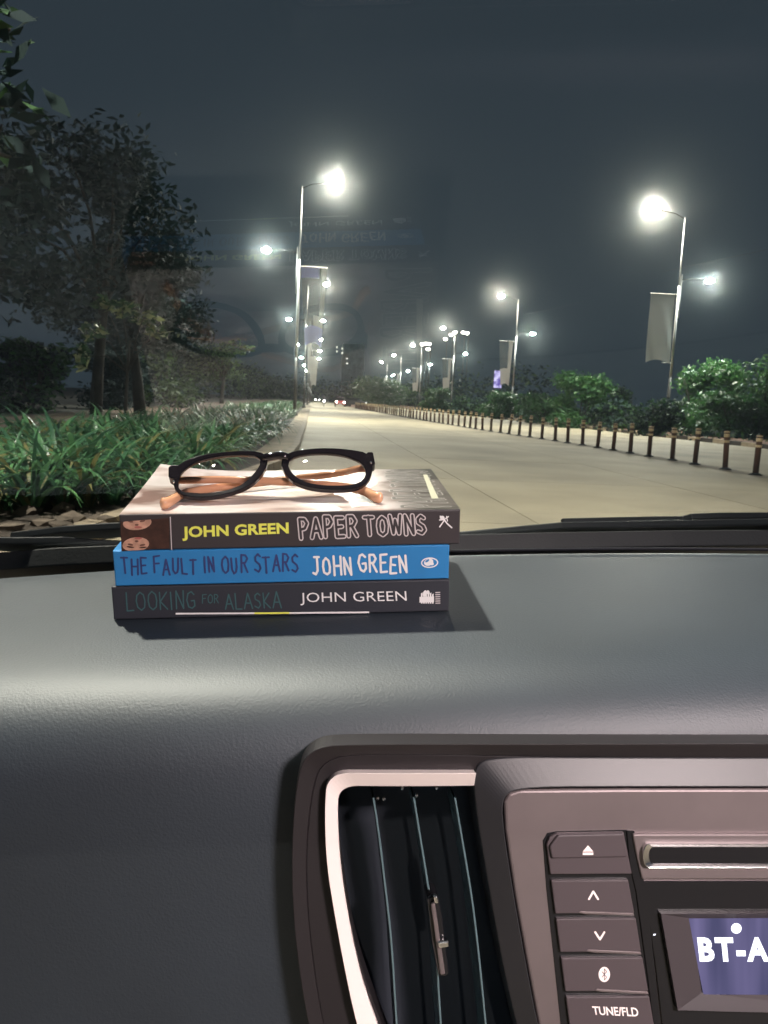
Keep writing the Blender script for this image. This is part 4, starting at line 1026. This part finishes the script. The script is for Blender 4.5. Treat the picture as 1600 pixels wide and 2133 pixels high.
# emblems
emb = [(q, 0) for q in ribbon([(917, 1075), (925, 1082), (934, 1076)], 2.5)] + [(q, 0) for q in ribbon([(916, 1083), (925, 1082), (931, 1090), (941, 1099)], 3)] + [(q, 0) for q in ribbon([(925, 1084), (916, 1097)], 2.6)] + [(ell(921, 1078, 5, 4), 0)] + [(q, 0) for q in ribbon([(930, 1075), (932, 1085)], 2)]
spine_decal('emblem', emb, M['white_ink'], bk1)
spine_decal('emblem', [(ell(895, 1172, 18, 11, r=-.05), 0), (ell(895, 1172, 15.5, 8.5, r=-.05), 1), (ell(893, 1171, 10, 7.2, r=-.35), 0), (ell(898, 1173, 6, 4, r=.4), 0), (ell(890, 1168, 5, 2.2, r=-.6), 1)], [M['white_ink'], M['b_blue']], bk2)
bars = [([(877+i*4.6, 1236+(i % 2)*2), (880.2+i*4.6, 1234+(i % 2)*2), (880.2+i*4.6, 1257), (877+i*4.6, 1257)], 0) for i in range(6)] + [([(874, 1243), (904, 1242), (904, 1254), (874, 1255)], 0)] + [(ell(885, 1236, 4, 7, r=.3), 0), (ell(892, 1234, 3, 5, r=-.2), 0)]
bars += [([(907, 1233+i*4.4), (917, 1232.6+i*4.4), (917, 1234.8+i*4.4), (907, 1235.2+i*4.4)], 1) for i in range(6)]
spine_decal('emblem', bars, [M['white_ink'], M['pink_ink']], bk3)
# thin white / yellow strip at the foot of the bottom spine
spine_decal('foot_strip', [([(366, 1276.5), (478, 1275.8), (478, 1279.2), (366, 1280)], 0), ([(530, 1275.5), (603, 1275), (603, 1278.4), (530, 1279)], 1), ([(478, 1275.8), (530, 1275.5), (530, 1279), (478, 1279.2)], 0), ([(603, 1275), (769, 1273.5), (769, 1277), (603, 1278.4)], 0)], [M['white_ink'], M['yellow_ink']], bk3)
# photo patch and rule at the head of the top spine: two plain faces, one the right way up and one mirrored
M['skin'] = mat('printed_skin', (.55, .31, .22), .5, var=.25, vscale=260); M['hair'] = mat('printed_hair', (.05, .022, .016), .5, var=.4, vscale=200)
M['dim'] = mat('printed_shade', (.16, .075, .055), .5); M['lip'] = mat('printed_lip', (.42, .13, .11), .5)
pp = [([(251, 1087), (352, 1079), (357, 1144), (253, 1150)], 0)]
pp += [(ell(286, 1089, 30, 15, r=-.1), 1), (ell(283, 1134, 28, 15, r=-.1), 1), (ell(262, 1112, 14, 8), 0), (ell(335, 1100, 22, 26), 0), (ell(345, 1132, 20, 24), 0)]
for sy, y0 in ((1, 1084), (-1, 1136)):
    pp += [(ell(272, y0+2*sy, 6, 2.2, r=.2), 2), (ell(297, y0+sy, 6, 2.2, r=-.2), 2), (ell(285, y0+9*sy, 4, 2.2), 2), (ell(288, y0+15*sy if sy < 0 else y0+14, 8, 2.2), 3), (ell(272, y0-3*sy, 8, 1.4, r=.1), 0), (ell(298, y0-4*sy, 8, 1.4, r=-.1), 0)]
pp = [(q, i_) for q, i_ in pp]
def clampq(q): return [(min(max(x, 251.5), 353), min(max(y_, 1087-(x-251)*.08), 1148-(x-251)*.06)) for x, y_ in q]
spine_decal('cover_photo', [(clampq(q), i_) for q, i_ in pp], [M['hair'], M['skin'], M['dim'], M['lip']], bk1)
spine_decal('rule_line', [[(354, 1076), (356, 1076), (359, 1145), (357, 1145)]], M['pink_ink'], bk1, .0006)
# front cover lettering of the top book
CTOP = -.1142
def cv(a0, a1, b0, b1):   # text running away from the spine (+b), letter tops towards -a
    return lambda u, v, l=0.0: (a1+(a0-a1)*v, b0+(b1-b0)*u, CTOP+.00015+l)
hand_on('cover_title', 'PAPER TOWNS', cv(.048, .078, B0+.006, B0+.122), 3.9, .12, mat('cover_ink_grey', (.34, .32, .30), .4), bk1, outline=.07, m2=mat('cover_ink_olive', (.11, .10, .09), .4), gap=.3, space=.4, seed=3)
text_on('cover_author', 'JOHN GREEN', cv(-.092, -.068, B0+.01, B0+.12), M['pink_ink'], bk1, .02, 1.05)
mb = MB().add([(.070, B0+.028, CTOP+.0004), (.0745, B0+.028, CTOP+.0004), (.0775, B0+.105, CTOP+.0004), (.0745, B0+.105, CTOP+.0004)], [(0, 1, 2, 3)])
mb.build('cover_stripe', mat('pale_stripe', (.45, .44, .33), .5), bk1)
# printed figure on the cover: a plain amber arc and pale shapes
mb = MB()
for a, b, ra, rb_, mi in ((-.035, .055, .045, .022, 0), (-.03, .05, .03, .012, 1), (.02, .085, .02, .03, 1)):
    mb.add([(a+ra*math.cos(q), B0+b+rb_*math.sin(q), CTOP+.0002+.0001*mi) for q in np.linspace(0, 6.283, 25)[:-1]], [tuple(range(24))], mi)
mb.build('cover_print', [mat('print_blush', (.50, .37, .32), .35), mat('print_pale', (.62, .50, .45), .35)], bk1)

# ================================================================== GLASSES
gls = carobj('eyeglasses', 'black-framed glasses with amber inner temples folded on the top book', 'eyeglasses')
ph = math.radians(40); GN = np.array([0, -math.sin(ph), math.cos(ph)])*1.0
GP = at_c(400, 1040, CTOP+.0035)
def gp(x, y_, h=0.0): return on_plane(200+x/1.882, 900+y_/1.882, GP, GN) + GN*h
def res(loop, n):
    P = smooth_loop(loop, 3); P = np.array(P); d = np.r_[0, np.cumsum(np.linalg.norm(np.diff(np.r_[P, P[:1]], axis=0), axis=1))]
    t = np.linspace(0, d[-1], n+1)[:-1]; Q = np.r_[P, P[:1]]
    return [(np.interp(q, d, Q[:, 0]), np.interp(q, d, Q[:, 1])) for q in t]
def align(outer, inner, n=56):
    """resample both loops by angle about the lens centre"""
    I = np.array(res(inner, 200)); O = np.array(res(outer, 200)); c = I.mean(0); out = []
    for L in (O, I):
        an = np.arctan2(L[:, 1]-c[1], L[:, 0]-c[0]); o = np.argsort(an); an = an[o]; L = L[o]
        q = np.linspace(-math.pi, math.pi, n+1)[:-1]
        out.append([(np.interp(t, an, L[:, 0], period=2*math.pi), np.interp(t, an, L[:, 1], period=2*math.pi)) for t in q])
    return out
LI = [(322, 215), (328, 175), (355, 143), (410, 115), (500, 97), (580, 93), (640, 98), (648, 122), (625, 160), (580, 205), (520, 230), (440, 243), (365, 240), (330, 234)]
LO = [(304, 215), (303, 170), (318, 132), (395, 97), (500, 82), (590, 77), (668, 84), (676, 130), (650, 178), (598, 222), (525, 248), (440, 264), (362, 262), (318, 245)]
RI = [(750, 132), (762, 107), (820, 91), (900, 87), (980, 97), (1040, 122), (1062, 158), (1045, 197), (990, 212), (900, 212), (820, 200), (775, 172)]
RO = [(722, 130), (735, 90), (812, 72), (905, 66), (1000, 73), (1078, 88), (1088, 150), (1068, 205), (1010, 232), (900, 234), (810, 220), (750, 186)]
fr_mb = MB(); n = 56
for O, I in ((LO, LI), (RO, RI)):
    o_, i_ = align(O, I, n); k = len(fr_mb.v)
    for hO, hI in ((.0018, .0012), (-.0022, -.0014)):
        for p in o_: fr_mb.v.append(tuple(gp(*p, hO)))
        for p in i_: fr_mb.v.append(tuple(gp(*p, hI)))
    for i in range(n):
        j = (i+1) % n; a, b, c_, d = k, k+n, k+2*n, k+3*n
        fr_mb.f += [(a+i, a+j, b+j, b+i), (c_+i, d+i, d+j, c_+j), (a+i, c_+i, c_+j, a+j), (b+i, b+j, d+j, d+i)]
fr_mb.m = [0]*len(fr_mb.f)
# bridge, raised
br = MB(); bp = [gp(655, 108, .0), gp(675, 103, .0012), gp(695, 103, .0018), (gp(715, 100, .0018)), gp(735, 100, .0012), gp(752, 104, 0)]
br.tube(bp, [.0032, .0030, .0028, .0028, .0030, .0032], 10)
def ext(mb, pts, h0, h1):
    P = [gp(*p, h1) for p in pts]; Q = [gp(*p, h0) for p in pts]; n = len(P)
    mb.add(P+Q, [tuple(range(n)), tuple(range(n, 2*n))[::-1]] + [(i, n+i, n+(i+1) % n, (i+1) % n) for i in range(n)])
fo_ = fr_mb.build('frame', M['frame'], gls, smooth=False, bevel=.0009, seg=3, angle=30)
br.build('bridge', M['frame'], gls, smooth=True)
for pts in ([(285, 142), (300, 135), (325, 133), (322, 190), (300, 190), (285, 180)], [(1062, 84), (1086, 84), (1095, 130), (1078, 140), (1066, 150), (1055, 110)]):
    e1 = MB(); ext(e1, pts, -.006, .002); e1.build('end_piece', M['frame'], gls, bevel=.001, seg=3)
for pts in ([(303, 200), (311, 200), (312, 208), (304, 208)], [(1073, 124), (1081, 124), (1082, 132), (1074, 132)]):
    e1 = MB(); ext(e1, pts, .0015, .0028); e1.build('rivet', M['chrome'], gls, bevel=.0004)
# lenses, slightly domed
m = bpy.data.materials.new('lens_glass'); m.use_nodes = True; nt = m.node_tree; nt.nodes.remove(nt.nodes['Principled BSDF'])
tr = nt.nodes.new('ShaderNodeBsdfTransparent'); tr.inputs[0].default_value = (.98, .96, .97, 1); g2_ = nt.nodes.new('ShaderNodeBsdfGlossy'); g2_.inputs['Roughness'].default_value = .012
g2_.inputs[0].default_value = (1, .93, .96, 1)
fr = nt.nodes.new('ShaderNodeFresnel'); fr.inputs[0].default_value = 1.6; mx = nt.nodes.new('ShaderNodeMixShader')
nt.links.new(fr.outputs[0], mx.inputs[0]); nt.links.new(tr.outputs[0], mx.inputs[1]); nt.links.new(g2_.outputs[0], mx.inputs[2]); nt.links.new(mx.outputs[0], nt.nodes['Material Output'].inputs[0])
for I in (LI, RI):
    L = np.array(res(I, 40)); c = L.mean(0); mb = MB(); rings = 5
    for k in range(rings):
        f = 1.02-k/rings
        for p in L: q = c+(p-c)*f; mb.v.append(tuple(gp(*q, .0044*(1-f*f))))
    mb.v.append(tuple(gp(*c, .0044)))
    for k in range(rings-1):
        for i in range(40): j = (i+1) % 40; mb.f.append((k*40+i, k*40+j, (k+1)*40+j, (k+1)*40+i))
    for i in range(40): mb.f.append(((rings-1)*40+i, (rings-1)*40+(i+1) % 40, rings*40))
    pa, pb, pc = [np.array(mb.v[q]) for q in mb.f[-1]]
    if np.cross(pb-pa, pc-pa).dot(GN) < 0: mb.f = [f[::-1] for f in mb.f]
    mb.m = [0]*len(mb.f); mb.build('lens', m, gls, smooth=True)
# folded temples resting on the cover
def cvp(px, py, h): return at_c(px, py, CTOP+h)
hl, hr = gp(300, 165, -.006), gp(1078, 118, -.006)
tl_, tr_ = cvp(334, 1050, .0035), cvp(797, 1038, .0035)
def tmp(P, R_): MB().tube(smooth_loop(P, 2, closed=False), None or R_, 10, squash=.8).build('temple', M['temple'], gls, smooth=True)
P = [hr, hr*.93+np.array([tl_[0], B0+.075, CTOP+.007])*.07, np.array([.015, B0+.085, CTOP+.006]), np.array([-.040, B0+.062, CTOP+.005]), np.array([-.085, B0+.040, CTOP+.0045]), tl_+np.array([.004, .002, 0]), tl_]
nn = len(smooth_loop(P, 2, closed=False)); tmp(P, list(np.interp(np.linspace(0, 1, nn), [0, .1, .6, .9, 1], [.0022, .0024, .0026, .0040, .0018])))
P = [hl, hl*.93+np.array([tr_[0], B0+.06, CTOP+.005])*.07, np.array([-.06, B0+.050, CTOP+.010]), np.array([-.01, B0+.036, CTOP+.010]), np.array([.025, B0+.036, CTOP+.006]), tr_+np.array([-.005, .002, .0005]), tr_]
nn = len(smooth_loop(P, 2, closed=False)); tmp(P, list(np.interp(np.linspace(0, 1, nn), [0, .1, .6, .9, 1], [.0022, .0024, .0026, .0038, .0018])))

# ------------------------------------------------------------------ night haze, one closed box round everything
hz = MB().box((-950, -80, -1.1), (950, 1650, 46)).build('haze', [])
m = bpy.data.materials.new('haze_air'); m.use_nodes = True; nt = m.node_tree; nt.nodes.clear()
out = nt.nodes.new('ShaderNodeOutputMaterial'); pv = nt.nodes.new('ShaderNodeVolumePrincipled')
pv.inputs['Color'].default_value = (.72, .96, 1, 1); pv.inputs['Density'].default_value = HAZE; pv.inputs['Anisotropy'].default_value = .8
nt.links.new(pv.outputs[0], out.inputs['Volume']); hz.data.materials.append(m); hz['kind'] = 'stuff'; hz['label'] = 'thin damp night haze round the street lamps'
